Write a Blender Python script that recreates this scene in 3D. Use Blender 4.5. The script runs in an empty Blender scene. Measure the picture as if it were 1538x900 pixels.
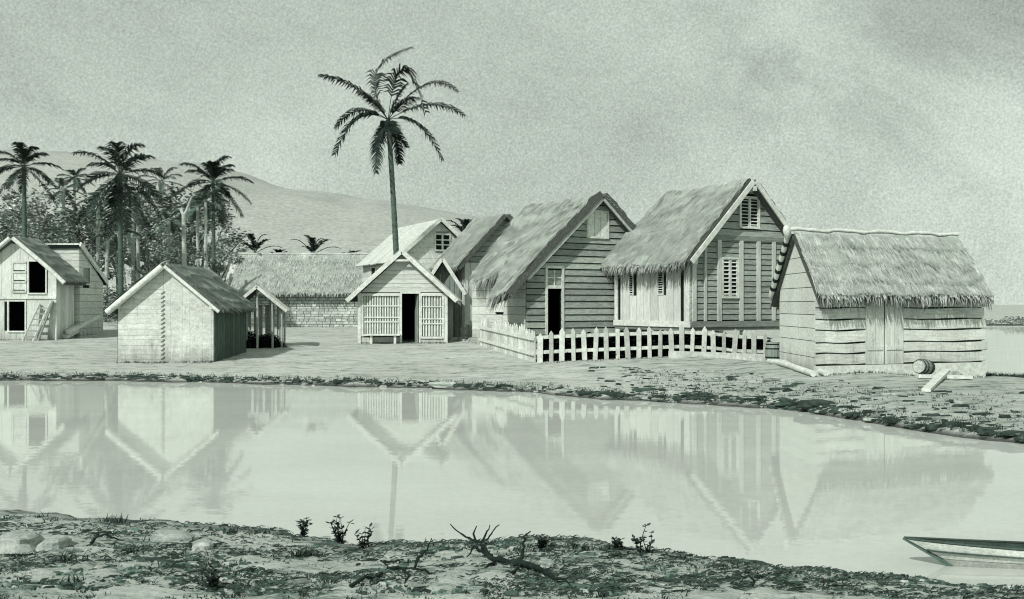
import bpy, math, random
import numpy as np
from mathutils import Vector, Matrix, noise as mnoise

rnd = random.Random(11)
R = math.radians
scene = bpy.context.scene
COL = scene.collection
F_PX, CX, HY, EYE = 1500.0, 769.0, 458.0, 2.06   # lens in photo pixels, horizon row and eye height above the water


def wx(px, y):
    return (px - CX) / F_PX * y


def wz(py, y):
    return EYE - (py - HY) / F_PX * y


def V(*a):
    return Vector(a)


def lerp(a, b, t):
    return a + (b - a) * t


def smooth(a, b, x):
    t = min(1.0, max(0.0, (x - a) / (b - a)))
    return t * t * (3 - 2 * t)


# ---------------------------------------------------------------- materials
def G(v, k=1.0):
    """grey-green ink and paper tint of linear brightness v"""
    v = v * k
    r = v * (0.40 + 0.53 * min(1.0, v / 0.45) ** 0.5)
    return (r, v, v * (0.80 + 0.12 * min(1.0, v / 0.5)), 1.0)


class NT:
    def __init__(s, m):
        s.t = m.node_tree
        s.n = s.t.nodes
        s.l = s.t.links

    def add(s, typ, **kw):
        nd = s.n.new(typ)
        for k, v in kw.items():
            if k.startswith('i_'):
                nd.inputs[k[2:].replace('_', ' ')].default_value = v
            else:
                setattr(nd, k, v)
        return nd

    def link(s, a, b):
        s.l.new(a, b)

    def math(s, op, a, b=None, c=None, clamp=False):
        nd = s.n.new('ShaderNodeMath')
        nd.operation = op
        nd.use_clamp = clamp
        for i, x in enumerate((a, b, c)):
            if x is None:
                continue
            if hasattr(x, 'is_linked'):
                s.l.new(x, nd.inputs[i])
            else:
                nd.inputs[i].default_value = x
        return nd.outputs[0]

    def noise(s, vec, scale, detail=3.0, rough=0.6, dist=0.0):
        nd = s.n.new('ShaderNodeTexNoise')
        nd.inputs['Scale'].default_value = scale
        nd.inputs['Detail'].default_value = detail
        nd.inputs['Roughness'].default_value = rough
        nd.inputs['Distortion'].default_value = dist
        s.l.new(vec, nd.inputs['Vector'])
        return nd.outputs['Fac']

    def mapping(s, vec, scale):
        nd = s.n.new('ShaderNodeMapping')
        nd.inputs['Scale'].default_value = scale
        s.l.new(vec, nd.inputs['Vector'])
        return nd.outputs[0]

    def ramp(s, fac, stops):
        nd = s.n.new('ShaderNodeValToRGB')
        e = nd.color_ramp.elements
        while len(e) < len(stops):
            e.new(0.5)
        for i, (p, c) in enumerate(stops):
            e[i].position = p
            e[i].color = c
        s.l.new(fac, nd.inputs[0])
        return nd.outputs[0]

    def mul(s, a, b):
        nd = s.n.new('ShaderNodeMix')
        nd.data_type = 'RGBA'
        nd.blend_type = 'MULTIPLY'
        nd.inputs['Factor'].default_value = 1.0
        s.l.new(a, nd.inputs['A'])
        s.l.new(b, nd.inputs['B'])
        return nd.outputs['Result']

    def mixc(s, f, a, b):
        nd = s.n.new('ShaderNodeMix')
        nd.data_type = 'RGBA'
        s.l.new(f, nd.inputs['Factor'])
        for x, k in ((a, 'A'), (b, 'B')):
            if isinstance(x, tuple):
                nd.inputs[k].default_value = x
            else:
                s.l.new(x, nd.inputs[k])
        return nd.outputs['Result']


def new_mat(name):
    m = bpy.data.materials.new(name)
    m.use_nodes = True
    t = NT(m)
    b = t.n['Principled BSDF']
    b.inputs['Roughness'].default_value = 0.9
    b.inputs['Specular IOR Level'].default_value = 0.15
    return m, t, b


def rough_mat(name, lo, hi, stretch=(1, 1, 1), scale=6.0, grit=40.0, grit_amt=0.5, bump=0.3, stain=0.25, p0=0.3, p1=0.68, tint=(1, 1, 1), dirt=False):
    """weathered surface: stretched grain, fine grit, broad stains, per-face tone"""
    m, t, b = new_mat(name)
    tc = t.add('ShaderNodeTexCoord').outputs['Object']
    v = t.mapping(tc, stretch)
    n1 = t.noise(v, scale, 5.0, 0.68, 0.4)
    n2 = t.noise(tc, grit, 2.0, 0.7)
    n3 = t.noise(tc, 0.9, 3.0, 0.6)
    col = t.ramp(n1, [(p0, G(lo)), (p1, G(hi))])
    g = t.math('MULTIPLY_ADD', n2, 2 * grit_amt, 1 - grit_amt)
    s = t.math('MULTIPLY_ADD', n3, 2 * stain, 1 - stain)
    at = t.add('ShaderNodeAttribute', attribute_name='tone').outputs['Fac']
    k = t.math('MULTIPLY', t.math('MULTIPLY', g, s), at)
    if dirt:      # splashed earth and damp at the foot of the walls
        sz = t.add('ShaderNodeSeparateXYZ')
        t.link(tc, sz.inputs[0])
        mr = t.add('ShaderNodeMapRange', interpolation_type='SMOOTHSTEP')
        drip = t.noise(t.mapping(tc, (3, 3, .5)), 1.5, 4, .7)
        t.link(t.math('ADD', sz.outputs[2], t.math('MULTIPLY_ADD', drip, 1.4, -.7)), mr.inputs[0])
        for i, v_ in enumerate((-.25, .75, .52, 1.0)):
            mr.inputs[1 + i].default_value = v_
        k = t.math('MULTIPLY', k, mr.outputs[0])
        k = t.math('MULTIPLY', k, t.math('MULTIPLY_ADD', t.math('LESS_THAN', drip, .36), -.22, 1.0))
    cmb = t.add('ShaderNodeCombineColor')
    for i in range(3):
        t.link(t.math('MULTIPLY', k, tint[i]), cmb.inputs[i])
    t.link(t.mul(col, cmb.outputs[0]), b.inputs['Base Color'])
    bp = t.add('ShaderNodeBump')
    bp.inputs['Strength'].default_value = bump
    bp.inputs['Distance'].default_value = 0.02
    t.link(t.math('ADD', n1, t.math('MULTIPLY', n2, 0.5)), bp.inputs['Height'])
    t.link(bp.outputs[0], b.inputs['Normal'])
    return m


M = {}
M['pale_h'] = rough_mat('pale_boards', 0.42, 0.70, (0.5, 0.5, 6), 5, dirt=True)
M['pale_v'] = rough_mat('pale_upright_boards', 0.44, 0.72, (6, 6, 0.5), 5, dirt=True)
M['mid_h'] = rough_mat('weathered_boards', 0.18, 0.44, (0.6, 0.6, 7), 5, grit_amt=0.45)
M['mid_v'] = rough_mat('weathered_upright_boards', 0.16, 0.38, (7, 7, 0.6), 5)
M['dark_h'] = rough_mat('clapboard_and_shaded_boards', 0.17, 0.44, (0.8, 0.8, 9), 5, grit_amt=0.6, stain=.35)  # also carries painted shade on booth and tucked cottage walls
M['shade'] = rough_mat('shaded_side_boards', 0.05, 0.16, (7, 7, 0.8), 5)  # shed side walls, their shade put into the board colour
M['trim'] = rough_mat('bleached_trim', 0.46, 0.76, (2, 2, 2), 4, grit_amt=0.3)
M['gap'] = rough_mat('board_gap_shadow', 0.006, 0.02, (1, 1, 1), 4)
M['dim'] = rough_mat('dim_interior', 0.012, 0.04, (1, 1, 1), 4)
M['log'] = rough_mat('split_logs', 0.46, 0.72, (0.5, 5, 5), 4, dirt=True)
M['mud'] = rough_mat('daubed_wall', 0.44, 0.66, (1.2, 1.2, 3), 3, grit=22, grit_amt=0.4, stain=0.3, dirt=True)
M['slab'] = rough_mat('thatch_bed', 0.24, 0.42, (3, 3, 1.2), 9, grit=30)
M['straw'] = rough_mat('thatch_straw', 0.30, 0.56, (1, 1, 1), 3, grit=25, bump=0.1, stain=.4)
M['strawdk'] = rough_mat('old_thatch_straw', 0.17, 0.36, (1, 1, 1), 3, grit=25, bump=0.1)
M['pole'] = rough_mat('bare_pole', 0.30, 0.60, (3, 3, 0.6), 5)
M['stone'] = rough_mat('rubble_stone', 0.34, 0.64, (1, 1, 1.5), 4)
M['rock'] = rough_mat('pale_rock', 0.22, 0.50, (1, 1, 1.5), 6, bump=0.8)
M['trunk'] = rough_mat('palm_bark', 0.045, 0.17, (1, 1, 6), 5, bump=0.6)
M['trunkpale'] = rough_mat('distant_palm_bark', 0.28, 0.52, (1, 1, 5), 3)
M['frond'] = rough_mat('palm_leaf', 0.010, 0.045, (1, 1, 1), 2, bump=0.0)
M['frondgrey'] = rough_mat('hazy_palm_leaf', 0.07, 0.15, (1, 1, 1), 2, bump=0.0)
M['leaf'] = rough_mat('forest_leaf', 0.15, 0.33, (1, 1, 1), 0.8, grit=6, bump=0.0)
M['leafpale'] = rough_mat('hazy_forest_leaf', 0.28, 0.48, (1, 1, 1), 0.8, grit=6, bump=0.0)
M['bark'] = rough_mat('forest_bark', 0.10, 0.28, (2, 2, 1), 3)
M['grass'] = rough_mat('dry_grass', 0.015, 0.10, (1, 1, 1), 2, bump=0.0)
M['twig'] = rough_mat('dead_twig', 0.006, 0.03, (1, 1, 1), 8)
M['clod'] = rough_mat('soil_clod', 0.02, 0.10, (1, 1, 1), 5)
M['clodlt'] = rough_mat('dry_soil_flake', 0.22, 0.46, (1, 1, 1), 5)
M['boat'] = rough_mat('boat_plank', 0.40, 0.66, (0.5, 3, 3), 4)
M['boatdk'] = rough_mat('dark_boat_plank', 0.04, 0.12, (0.5, 3, 3), 4)  # darker planks for lining, gunwale, strake and stem


# ---------------------------------------------------------------- mesh builder
class MB:
    def __init__(s):
        s.v, s.f, s.mi, s.tn, s.sm = [], [], [], [], []

    def poly(s, pts, faces, mat=0, tone=1.0, smooth=False):
        o = len(s.v)
        s.v.extend(tuple(p) for p in pts)
        for f in faces:
            s.f.append(tuple(i + o for i in f))
            s.mi.append(mat)
            s.tn.append(tone)
            s.sm.append(smooth)

    def hexa(s, p, mat=0, tone=1.0):
        """p: four bottom points in a ring, four top points above them"""
        s.poly(p, [(3, 2, 1, 0), (4, 5, 6, 7), (0, 1, 5, 4), (1, 2, 6, 5), (2, 3, 7, 6), (3, 0, 4, 7)], mat, tone)

    def box(s, x0, x1, y0, y1, z0, z1, mat=0, tone=1.0):
        s.hexa([(x0, y0, z0), (x1, y0, z0), (x1, y1, z0), (x0, y1, z0), (x0, y0, z1), (x1, y0, z1), (x1, y1, z1), (x0, y1, z1)], mat, tone)

    def bar(s, a, b, w, h, mat=0, tone=1.0, up=(0, 0, 1), w2=None, h2=None):
        a, b = Vector(a), Vector(b)
        d = (b - a).normalized()
        u = Vector(up)
        sd = d.cross(u)
        if sd.length < 1e-4:
            sd = d.cross(Vector((1, 0, 0)))
        sd.normalize()
        u = sd.cross(d).normalized()
        w2, h2 = w2 or w, h2 or h
        q = []
        for p, ww, hh in ((a, w, h), (b, w2, h2)):
            q += [p - sd * ww / 2 - u * hh / 2, p + sd * ww / 2 - u * hh / 2, p + sd * ww / 2 + u * hh / 2, p - sd * ww / 2 + u * hh / 2]
        s.hexa(q, mat, tone)

    def tube(s, pts, rad, n=8, mat=0, tone=1.0, smooth=True, cap=True, flat=1.0):
        pts = [Vector(p) for p in pts]
        rings = []
        ref = Vector((0.31, 0.17, 0.93))
        for i, p in enumerate(pts):
            d = (pts[min(i + 1, len(pts) - 1)] - pts[max(i - 1, 0)])
            d = d.normalized() if d.length > 1e-9 else Vector((0, 0, 1))
            x = d.cross(ref)
            if x.length < 0.05:
                x = d.cross(Vector((1, 0, 0)))
            x.normalize()
            y = d.cross(x)
            r = rad[i] if hasattr(rad, '__len__') else rad
            rings.append([p + x * math.cos(2 * math.pi * k / n) * r + y * math.sin(2 * math.pi * k / n) * r * flat for k in range(n)])
        vs = [q for ring in rings for q in ring]
        fs = []
        for i in range(len(pts) - 1):
            for k in range(n):
                k2 = (k + 1) % n
                fs.append((i * n + k, i * n + k2, (i + 1) * n + k2, (i + 1) * n + k))
        s.poly(vs, fs, mat, tone, smooth)
        if cap:
            s.poly(rings[0][::-1], [tuple(range(n))], mat, tone)
            s.poly(rings[-1], [tuple(range(n))], mat, tone)

    def lathe(s, prof, axis_o, axis_d, n=16, mat=0, tone=1.0, smooth=True):
        """prof: (distance along the axis, radius)"""
        d = Vector(axis_d).normalized()
        s.tube([Vector(axis_o) + d * t for t, r in prof], [max(r, 1e-4) for t, r in prof], n, mat, tone, smooth)

    def strip(s, pts, w, side, mat=0, tone=1.0):
        """flat tapering blade along pts"""
        side = Vector(side)
        vs, fs = [], []
        n = len(pts)
        for i, p in enumerate(pts):
            k = w * (1 - 0.85 * i / (n - 1))
            vs += [Vector(p) - side * k / 2, Vector(p) + side * k / 2]
        for i in range(n - 1):
            fs.append((2 * i, 2 * i + 1, 2 * i + 3, 2 * i + 2))
        s.poly(vs, fs, mat, tone)

    def build(s, name, mats, parent=None, shear=0.0, fix=True):
        me = bpy.data.meshes.new(name)
        if shear:
            s.v = [(x + y * shear, y, z) for x, y, z in s.v]
        me.from_pydata(s.v, [], s.f)
        if not isinstance(mats, (list, tuple)):
            mats = [mats]
        for m in mats:
            me.materials.append(m)
        me.polygons.foreach_set('material_index', s.mi)
        me.polygons.foreach_set('use_smooth', s.sm)
        at = me.attributes.new('tone', 'FLOAT', 'FACE')
        at.data.foreach_set('value', s.tn)
        me.update()
        o = bpy.data.objects.new(name, me)
        COL.objects.link(o)
        o.parent = parent
        return o


def thing(name, label, cat, loc=(0, 0, 0), rz=0.0, group=None):
    o = bpy.data.objects.new(name, None)
    o.empty_display_size = 0.3
    COL.objects.link(o)
    o.location = loc
    o.rotation_euler = (0, 0, rz)
    return tag(o, label, cat, group)


def tag(o, label=None, cat=None, group=None, kind=None):
    if label:
        o['label'] = label
    if cat:
        o['category'] = cat
    if group:
        o['group'] = group
    if kind:
        o['kind'] = kind
    return o


def tj(a=0.82, b=1.14):
    return rnd.uniform(a, b)


# ---------------------------------------------------------------- walls
class Frame:
    """a wall plane: u along it, n outwards, z up"""

    def __init__(s, o, du, dn):
        s.o, s.du, s.dn = Vector(o), Vector(du), Vector(dn)

    def pt(s, u, n, z):
        return s.o + s.du * u + s.dn * n + Vector((0, 0, z))


def wbox(mb, F, u0, u1, z0, z1, n0, n1, mat=0, tone=1.0):
    trap(mb, F, u0, u1, u0, u1, z0, z1, n0, n1, mat, tone)


def trap(mb, F, a0, b0, a1, b1, z0, z1, n0, n1, mat=0, tone=1.0, lap=0.0):
    mb.hexa([F.pt(a0, n1 + lap, z0), F.pt(b0, n1 + lap, z0), F.pt(b0, n0, z0), F.pt(a0, n0, z0),
             F.pt(a1, n1, z1), F.pt(b1, n1, z1), F.pt(b1, n0, z1), F.pt(a1, n0, z1)], mat, tone)


def cut(a, b, ops):
    segs = [(a, b, True, True)]
    for c, d in ops:
        out = []
        for (x, y, l, r) in segs:
            if d <= x or c >= y:
                out.append((x, y, l, r))
                continue
            if c > x:
                out.append((x, c, l, False))
            if d < y:
                out.append((d, y, False, r))
        segs = out
    return segs


def hwall(mb, F, z0, z1, uL, uR, row, ops=(), th=0.03, gap=0.018, lap=0.0, back=True, mats=(0, 1), jit=0.0, tone=(0.8, 1.12)):
    """horizontal boards between the lines uL(z) and uR(z), openings ops = (u0, u1, z0, z1) really left open"""
    z = z0
    while z < z1 - 0.02:
        h = min(row * (1 + rnd.uniform(-jit, jit)), z1 - z)
        za, zb = z + gap, z + h
        zm = (za + zb) / 2
        o = [(q[0], q[1]) for q in ops if min(zb, q[3]) - max(za, q[2]) > 0.2 * h]
        for (a, b, l, r) in cut(uL(za), uR(za), o):
            a1 = uL(zb) if l else a
            b1 = uR(zb) if r else b
            if b1 <= a1:
                a1 = b1 = (a1 + b1) / 2
            trap(mb, F, a, b, a1, max(b1, a1 + 0.01), za, zb, 0.0, th, mats[0], tj(*tone), lap)
        z += h
    if back:
        backing(mb, F, z0, z1, uL, uR, ops, mats[1])


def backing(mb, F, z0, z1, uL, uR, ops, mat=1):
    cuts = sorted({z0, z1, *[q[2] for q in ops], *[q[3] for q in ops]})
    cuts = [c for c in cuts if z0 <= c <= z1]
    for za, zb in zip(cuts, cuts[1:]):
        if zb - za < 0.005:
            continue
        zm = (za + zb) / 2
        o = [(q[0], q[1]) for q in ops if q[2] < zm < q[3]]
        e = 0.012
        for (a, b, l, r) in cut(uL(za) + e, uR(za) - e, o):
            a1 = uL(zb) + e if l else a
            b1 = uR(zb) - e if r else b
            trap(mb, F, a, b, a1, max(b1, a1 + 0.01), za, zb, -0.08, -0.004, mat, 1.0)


def vwall(mb, F, u0, u1, z0, top, w, ops=(), th=0.03, gap=0.015, back=True, mats=(0, 1), jit=0.15, bot=None, tone=(0.82, 1.12)):
    u = u0
    bot = bot or (lambda q: z0)
    while u < u1 - 0.02:
        ww = min(w * (1 + rnd.uniform(-jit, jit)), u1 - u)
        ua, ub = u, u + ww - gap
        o = [(q[2], q[3]) for q in ops if min(ub, q[1]) - max(ua, q[0]) > 0.2 * ww]
        tn = tj(*tone)
        ta, tb = top(ua), top(ub)
        for (a, b, l, r) in cut(bot(ua), min(ta, tb), o):
            ba, bb = (ta, tb) if r else (b, b)
            mb.hexa([F.pt(ua, th, a), F.pt(ub, th, a), F.pt(ub, 0, a), F.pt(ua, 0, a),
                     F.pt(ua, th, ba), F.pt(ub, th, bb), F.pt(ub, 0, bb), F.pt(ua, 0, ba)], mats[0], tn)
        u += ww
    if back:
        zz = min(top(u0), top(u1))
        backing(mb, F, z0, zz, lambda z: u0, lambda z: u1, ops, mats[1])


def frame_mb(F, u0, u1, z0, z1, w=0.08, n0=0.0, n1=0.06, mb=None, bottom=True):
    mb = mb or MB()
    wbox(mb, F, u0 - w, u0, z0 - (w if bottom else 0), z1 + w, n0, n1)
    wbox(mb, F, u1, u1 + w, z0 - (w if bottom else 0), z1 + w, n0, n1, 0, 0.95)
    wbox(mb, F, u0 + .002, u1 - .002, z1, z1 + w, n0, n1 + 0.004)
    if bottom:
        wbox(mb, F, u0 - .03, u1 + .03, z0 - w, z0, n0, n1 + 0.03)
    return mb


def louvre_window(parent, F, u0, u1, z0, z1, n=9, leaves=2, fw=0.05, frame=True):
    """shutter leaves of tilted slats in front of a dark back"""
    mb = MB()
    wbox(mb, F, u0, u1, z0, z1, -0.03, 0.012, 1)
    w = (u1 - u0) / leaves
    for k in range(leaves):
        a, b = u0 + k * w + 0.012, u0 + (k + 1) * w - 0.012
        wbox(mb, F, a, a + fw, z0 + .005, z1 - .005, 0.014, 0.05)
        wbox(mb, F, b - fw, b, z0 + .005, z1 - .005, 0.014, 0.05)
        wbox(mb, F, a + fw, b - fw, z1 - fw, z1 - .008, 0.014, 0.048)
        wbox(mb, F, a + fw, b - fw, z0 + .008, z0 + fw, 0.014, 0.048)
        for i in range(n):
            zc = lerp(z0 + fw, z1 - fw, (i + 0.5) / n)
            h = (z1 - z0 - 2 * fw) / n
            mb.hexa([F.pt(a + fw, 0.05, zc - h * .22), F.pt(b - fw, 0.05, zc - h * .22), F.pt(b - fw, 0.042, zc - h * .22), F.pt(a + fw, 0.042, zc - h * .22),
                     F.pt(a + fw, 0.024, zc + h * .08), F.pt(b - fw, 0.024, zc + h * .08), F.pt(b - fw, 0.016, zc + h * .08), F.pt(a + fw, 0.016, zc + h * .08)], 0, tj())
    w_ = mb.build('window', [M['trim'], M['gap']], parent)
    if frame:
        frame_mb(F, u0, u1, z0, z1, 0.05, 0.0, 0.065).build('frame', M['trim'], w_)
    return w_


# ---------------------------------------------------------------- roofs
class Slope:
    """one side of a roof: a runs along the ridge, t down the slope"""

    def __init__(s, o, da, dc, run, drop, curve=0.0):
        s.o, s.da, s.dc = Vector(o), Vector(da), Vector(dc)
        s.T = math.hypot(run, drop)
        s.c, s.s_ = run / s.T, drop / s.T
        s.n = s.dc * s.s_ + Vector((0, 0, s.c))
        s.curve = curve
        s.sag, s.len = 0.0, 1.0

    def sagging(s, sag, ln):
        s.sag, s.len = sag, ln
        return s

    def pt(s, a, t, off=0.0):
        return s.o + s.da * a + s.dc * (t * s.c) + Vector((0, 0, -t * s.s_ - s.curve * max(0, t / s.T - 0.55) ** 2 - s.sag * math.sin(math.pi * min(1, max(0, a / s.len))))) + s.n * off


def thatch_slope(mb, S, a0, a1, Tmul=lambda a: 1.0, thick=0.16, nstr=1200, fringe=34, droop=0.12, bend=0.02, slen=(0.35, 0.8), rag=0.12, rake=True):
    """slab plus loose straw; a0(k), a1(k) are the ends of the slope at k = 0 ridge .. 1 eave"""
    nu, nv = 26, 34
    g = []
    for top in (1, 0):
        for j in range(nv + 1):
            k = j / nv
            for i in range(nu + 1):
                a = lerp(a0(k), a1(k), i / nu)
                t = k * S.T * Tmul(a)
                p = S.pt(a, t)
                b = mnoise.noise(p * 1.6 + Vector((3, 5, 9))) * bend * 2 + mnoise.noise(p * 5) * bend
                b += .05 * ((t / .62 + .25 * mnoise.noise(V(a * 1.3, t, 2))) % 1.0) if top and j not in (0, nv) else 0
                g.append(S.pt(a, t, (thick if top else 0.0) + (b if top else b * .3)))
    N = (nu + 1) * (nv + 1)
    fs, side = [], []
    ix = lambda l, j, i: l * N + j * (nu + 1) + i
    for j in range(nv):
        for i in range(nu):
            fs.append((ix(0, j, i), ix(0, j + 1, i), ix(0, j + 1, i + 1), ix(0, j, i + 1)))
            side.append((ix(1, j, i), ix(1, j, i + 1), ix(1, j + 1, i + 1), ix(1, j + 1, i)))
    for i in range(nu):
        side.append((ix(0, nv, i), ix(1, nv, i), ix(1, nv, i + 1), ix(0, nv, i + 1)))
        side.append((ix(0, 0, i), ix(0, 0, i + 1), ix(1, 0, i + 1), ix(1, 0, i)))
    for j in range(nv):
        side.append((ix(0, j, 0), ix(1, j, 0), ix(1, j + 1, 0), ix(0, j + 1, 0)))
        side.append((ix(0, j, nu), ix(0, j + 1, nu), ix(1, j + 1, nu), ix(1, j, nu)))
    mb.poly(g, fs, 0, 1.0, False)
    mb.poly(g, side, 0, 0.30, False)  # underside and edges toned dark to paint in eave shade
    for _ in range(nstr):
        k = rnd.random() ** 0.85
        a = lerp(a0(k), a1(k), rnd.random())
        T = S.T * Tmul(a)
        t0 = k * T * 0.97
        L = rnd.uniform(*slen)
        if rnd.random() < .55:      # butts of a course line up
            t0 = max(0, (math.floor(t0 / .62) + 1 - .25 * mnoise.noise(V(a * 1.3, t0, 2))) * .62 - L + rnd.gauss(0, .05))
        da = rnd.gauss(0, 0.07) * L
        pts = [S.pt(a, t0, thick + 0.01), S.pt(a + da * .5, t0 + L * .5, thick + rnd.uniform(.03, .06)), S.pt(a + da, min(t0 + L, T * 1.02), thick + rnd.uniform(.03, .085))]
        mb.strip(pts, rnd.uniform(.025, .06), S.da, 1, rnd.uniform(0.74, 1.15))
    ln = abs(a1(1) - a0(1))
    for layer in (0, 1):
        for _ in range(int(ln * fringe)):
            f = rnd.random()
            a = lerp(a0(1), a1(1), f)
            T = S.T * Tmul(a)
            L = rnd.uniform(0.3, 0.6)
            ex = rnd.uniform(0.02, rag + droop)
            off = thick if layer == 0 else rnd.uniform(0.0, thick)
            p0 = S.pt(a, T - L, off + 0.01)
            p1 = S.pt(a + rnd.gauss(0, .015), T, off + 0.015)
            p2 = S.pt(a + rnd.gauss(0, .03), T + ex * .55, off - .01) + Vector((0, 0, -ex * .65))
            mb.strip([p0, p1, p2], rnd.uniform(.03, .065), S.da, 1, rnd.uniform(0.5, 1.2) if layer == 0 else rnd.uniform(0.08, 0.42))  # lower fringe layer toned dark for the shadow under the eave
    if rake:
        for _ in range(int(S.T * 30)):
            k = rnd.random()
            for af, sg in ((a0, -1), (a1, 1)):
                if rnd.random() < 0.5:
                    continue
                a = af(k)
                T = S.T * Tmul(a)
                off = rnd.uniform(0.03, thick)
                p0 = S.pt(a - sg * .12, k * T - .1, off)
                p1 = S.pt(a + sg * rnd.uniform(.01, .05), k * T + .15, off)
                mb.strip([p0, (Vector(p0) + Vector(p1)) / 2 + S.n * .01, p1], .04, S.n, 1, rnd.uniform(.6, 1.1))


def plank_slope(mb, S, a0, a1, w=0.22, th=0.04, gap=0.012, mat=0, tone=(0.8, 1.1)):
    """boards running down the slope"""
    a = a0
    while a < a1 - 0.02:
        b = min(a + w * rnd.uniform(.85, 1.15), a1)
        e = rnd.uniform(-.03, .05)
        q = [S.pt(a, 0, 0), S.pt(b - gap, 0, 0), S.pt(b - gap, S.T + e, 0), S.pt(a, S.T + e, 0)]
        o = rnd.uniform(0, .008)
        r = [S.pt(a, 0, th + o), S.pt(b - gap, 0, th + o), S.pt(b - gap, S.T + e, th + o), S.pt(a, S.T + e, th + o)]
        mb.hexa(q + r, mat, tj(*tone))
        a = b
    q = [S.pt(a0, 0, -.03), S.pt(a1, 0, -.03), S.pt(a1, S.T, -.03), S.pt(a0, S.T, -.03)]
    r = [S.pt(a0, 0, -.004), S.pt(a1, 0, -.004), S.pt(a1, S.T, -.004), S.pt(a0, S.T, -.004)]
    mb.hexa(q + r, 1, 1.0)
# ---------------------------------------------------------------- ground
def pw(x, tab):
    return np.interp(x, [t[0] for t in tab], [t[1] for t in tab])


NEAR = [(-400, 14), (-40, 12.2), (-15, 10.6), (-5.0, 9.85), (-3.65, 9.6), (-2.56, 9.15), (-1.2, 8.55), (-.3, 8.65), (.6, 8.65), (1.3, 8.3), (2.05, 7.9), (2.65, 7.5), (3.2, 7.32), (3.75, 7.2), (6, 6.7), (10, 6.2), (20, 5.2), (60, 4), (400, 0)]
FAR = [(-400, 30), (-40, 28), (-14, 27.1), (-11, 27.0), (-7.9, 26.4), (-4.7, 25.3), (-2.2, 24.6), (.5, 23.4), (1.9, 21.8), (3.3, 21.0), (4.5, 20.3), (5.6, 19.3), (6.2, 17.5), (6.7, 16.1), (7.6, 14.7), (9.5, 13.2), (14, 11.6), (25, 10), (60, 9), (400, 8)]
P_FAR = [(-5, -.6), (-1.5, -.5), (-.3, -.12), (0, 0), (.12, .09), (.5, .15), (4, .28), (6, .36), (14, .6), (20, .66), (35, .78), (80, 1.2), (3000, 1.6)]
P_NEAR = [(-5, -.6), (-1.5, -.4), (-.3, -.08), (0, 0), (.12, .05), (.5, .10), (1.5, .16), (4, .24), (60, .6)]
BACK = [(-50, 200), (9, 31), (10, 29.2), (12.5, 27.6), (15, 25.5), (20, 23), (40, 19), (100, 17), (400, 15)]


def ground_z(x, y, rough=True):
    """height of the land, vectorised; the water stands at 0"""
    x, y = np.asarray(x, float), np.asarray(y, float)
    wob = .10 * np.sin(x * 2.3 + 1.1) + .07 * np.sin(x * 5.1) + .05 * np.sin(x * 11.3 + .4)
    ny, fy = pw(x, NEAR), pw(x, FAR)
    dn = (ny + wob * .8 - y) * .95
    df = (y - fy - wob) * .92
    lag = np.minimum(np.minimum(x - (10.6 + (y - 26) * .3), y - pw(x, BACK) - wob), 97 + 1.5 * np.sin(x * .13) - y)
    df2 = np.minimum(df, -lag)
    z = np.where(y < (ny + fy) / 2, pw(dn, P_NEAR), pw(df2, P_FAR))
    hump = np.clip((-x - 14) / 6, 0, 1) * np.clip((y - 44) / 8, 0, 1) * .6
    return z + np.where(z > 0, hump, 0)


def gz(x, y):
    return float(ground_z(x, y))


def spaced(parts):
    out = []
    for a, b, st in parts:
        out += list(np.arange(a, b - 1e-6, st))
    out.append(parts[-1][1])
    return np.array(out)


def geo(a, b, n):
    return list(a * (b / a) ** (np.arange(1, n + 1) / n))


xs = spaced([(-30, -7, .35), (-7, 7, .09), (7, 30, .35)])
xs = np.concatenate([-np.array(geo(30, 4000, 26))[::-1], xs, np.array(geo(30, 4000, 26))])
ys = spaced([(-6, 5, .5), (5, 11.5, .06), (11.5, 32, .16), (32, 70, .5)])
ys = np.concatenate([[-300, -80, -30, -12], ys, np.array(geo(70, 6000, 30))])
GX, GY = np.meshgrid(xs, ys)
GZ = ground_z(GX, GY)
nx, nyy = len(xs), len(ys)
vv = []
for j in range(nyy):
    for i in range(nx):
        x, y, z = GX[j, i], GY[j, i], GZ[j, i]
        if z > -.1 and -40 < x < 40 and 4 < y < 70:
            k = min(1, max(.15, z / .15))
            z += k * (.030 * mnoise.noise(Vector((x * 1.3, y * 1.3, 2))) + .018 * mnoise.noise(Vector((x * 4, y * 5, 7))))
            if y < 12:
                z += k * (.035 * mnoise.noise(Vector((x * 5, y * 9, 1))) + .022 * mnoise.noise(Vector((x * 10, y * 15, 1))))
        vv.append((x, y, z))
ff = [(j * nx + i, j * nx + i + 1, (j + 1) * nx + i + 1, (j + 1) * nx + i) for j in range(nyy - 1) for i in range(nx - 1)]
me = bpy.data.meshes.new('ground')
me.from_pydata(vv, [], ff)
me.polygons.foreach_set('use_smooth', [True] * len(ff))
ground = bpy.data.objects.new('ground', me)
COL.objects.link(ground)
tag(ground, kind='structure')

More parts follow.
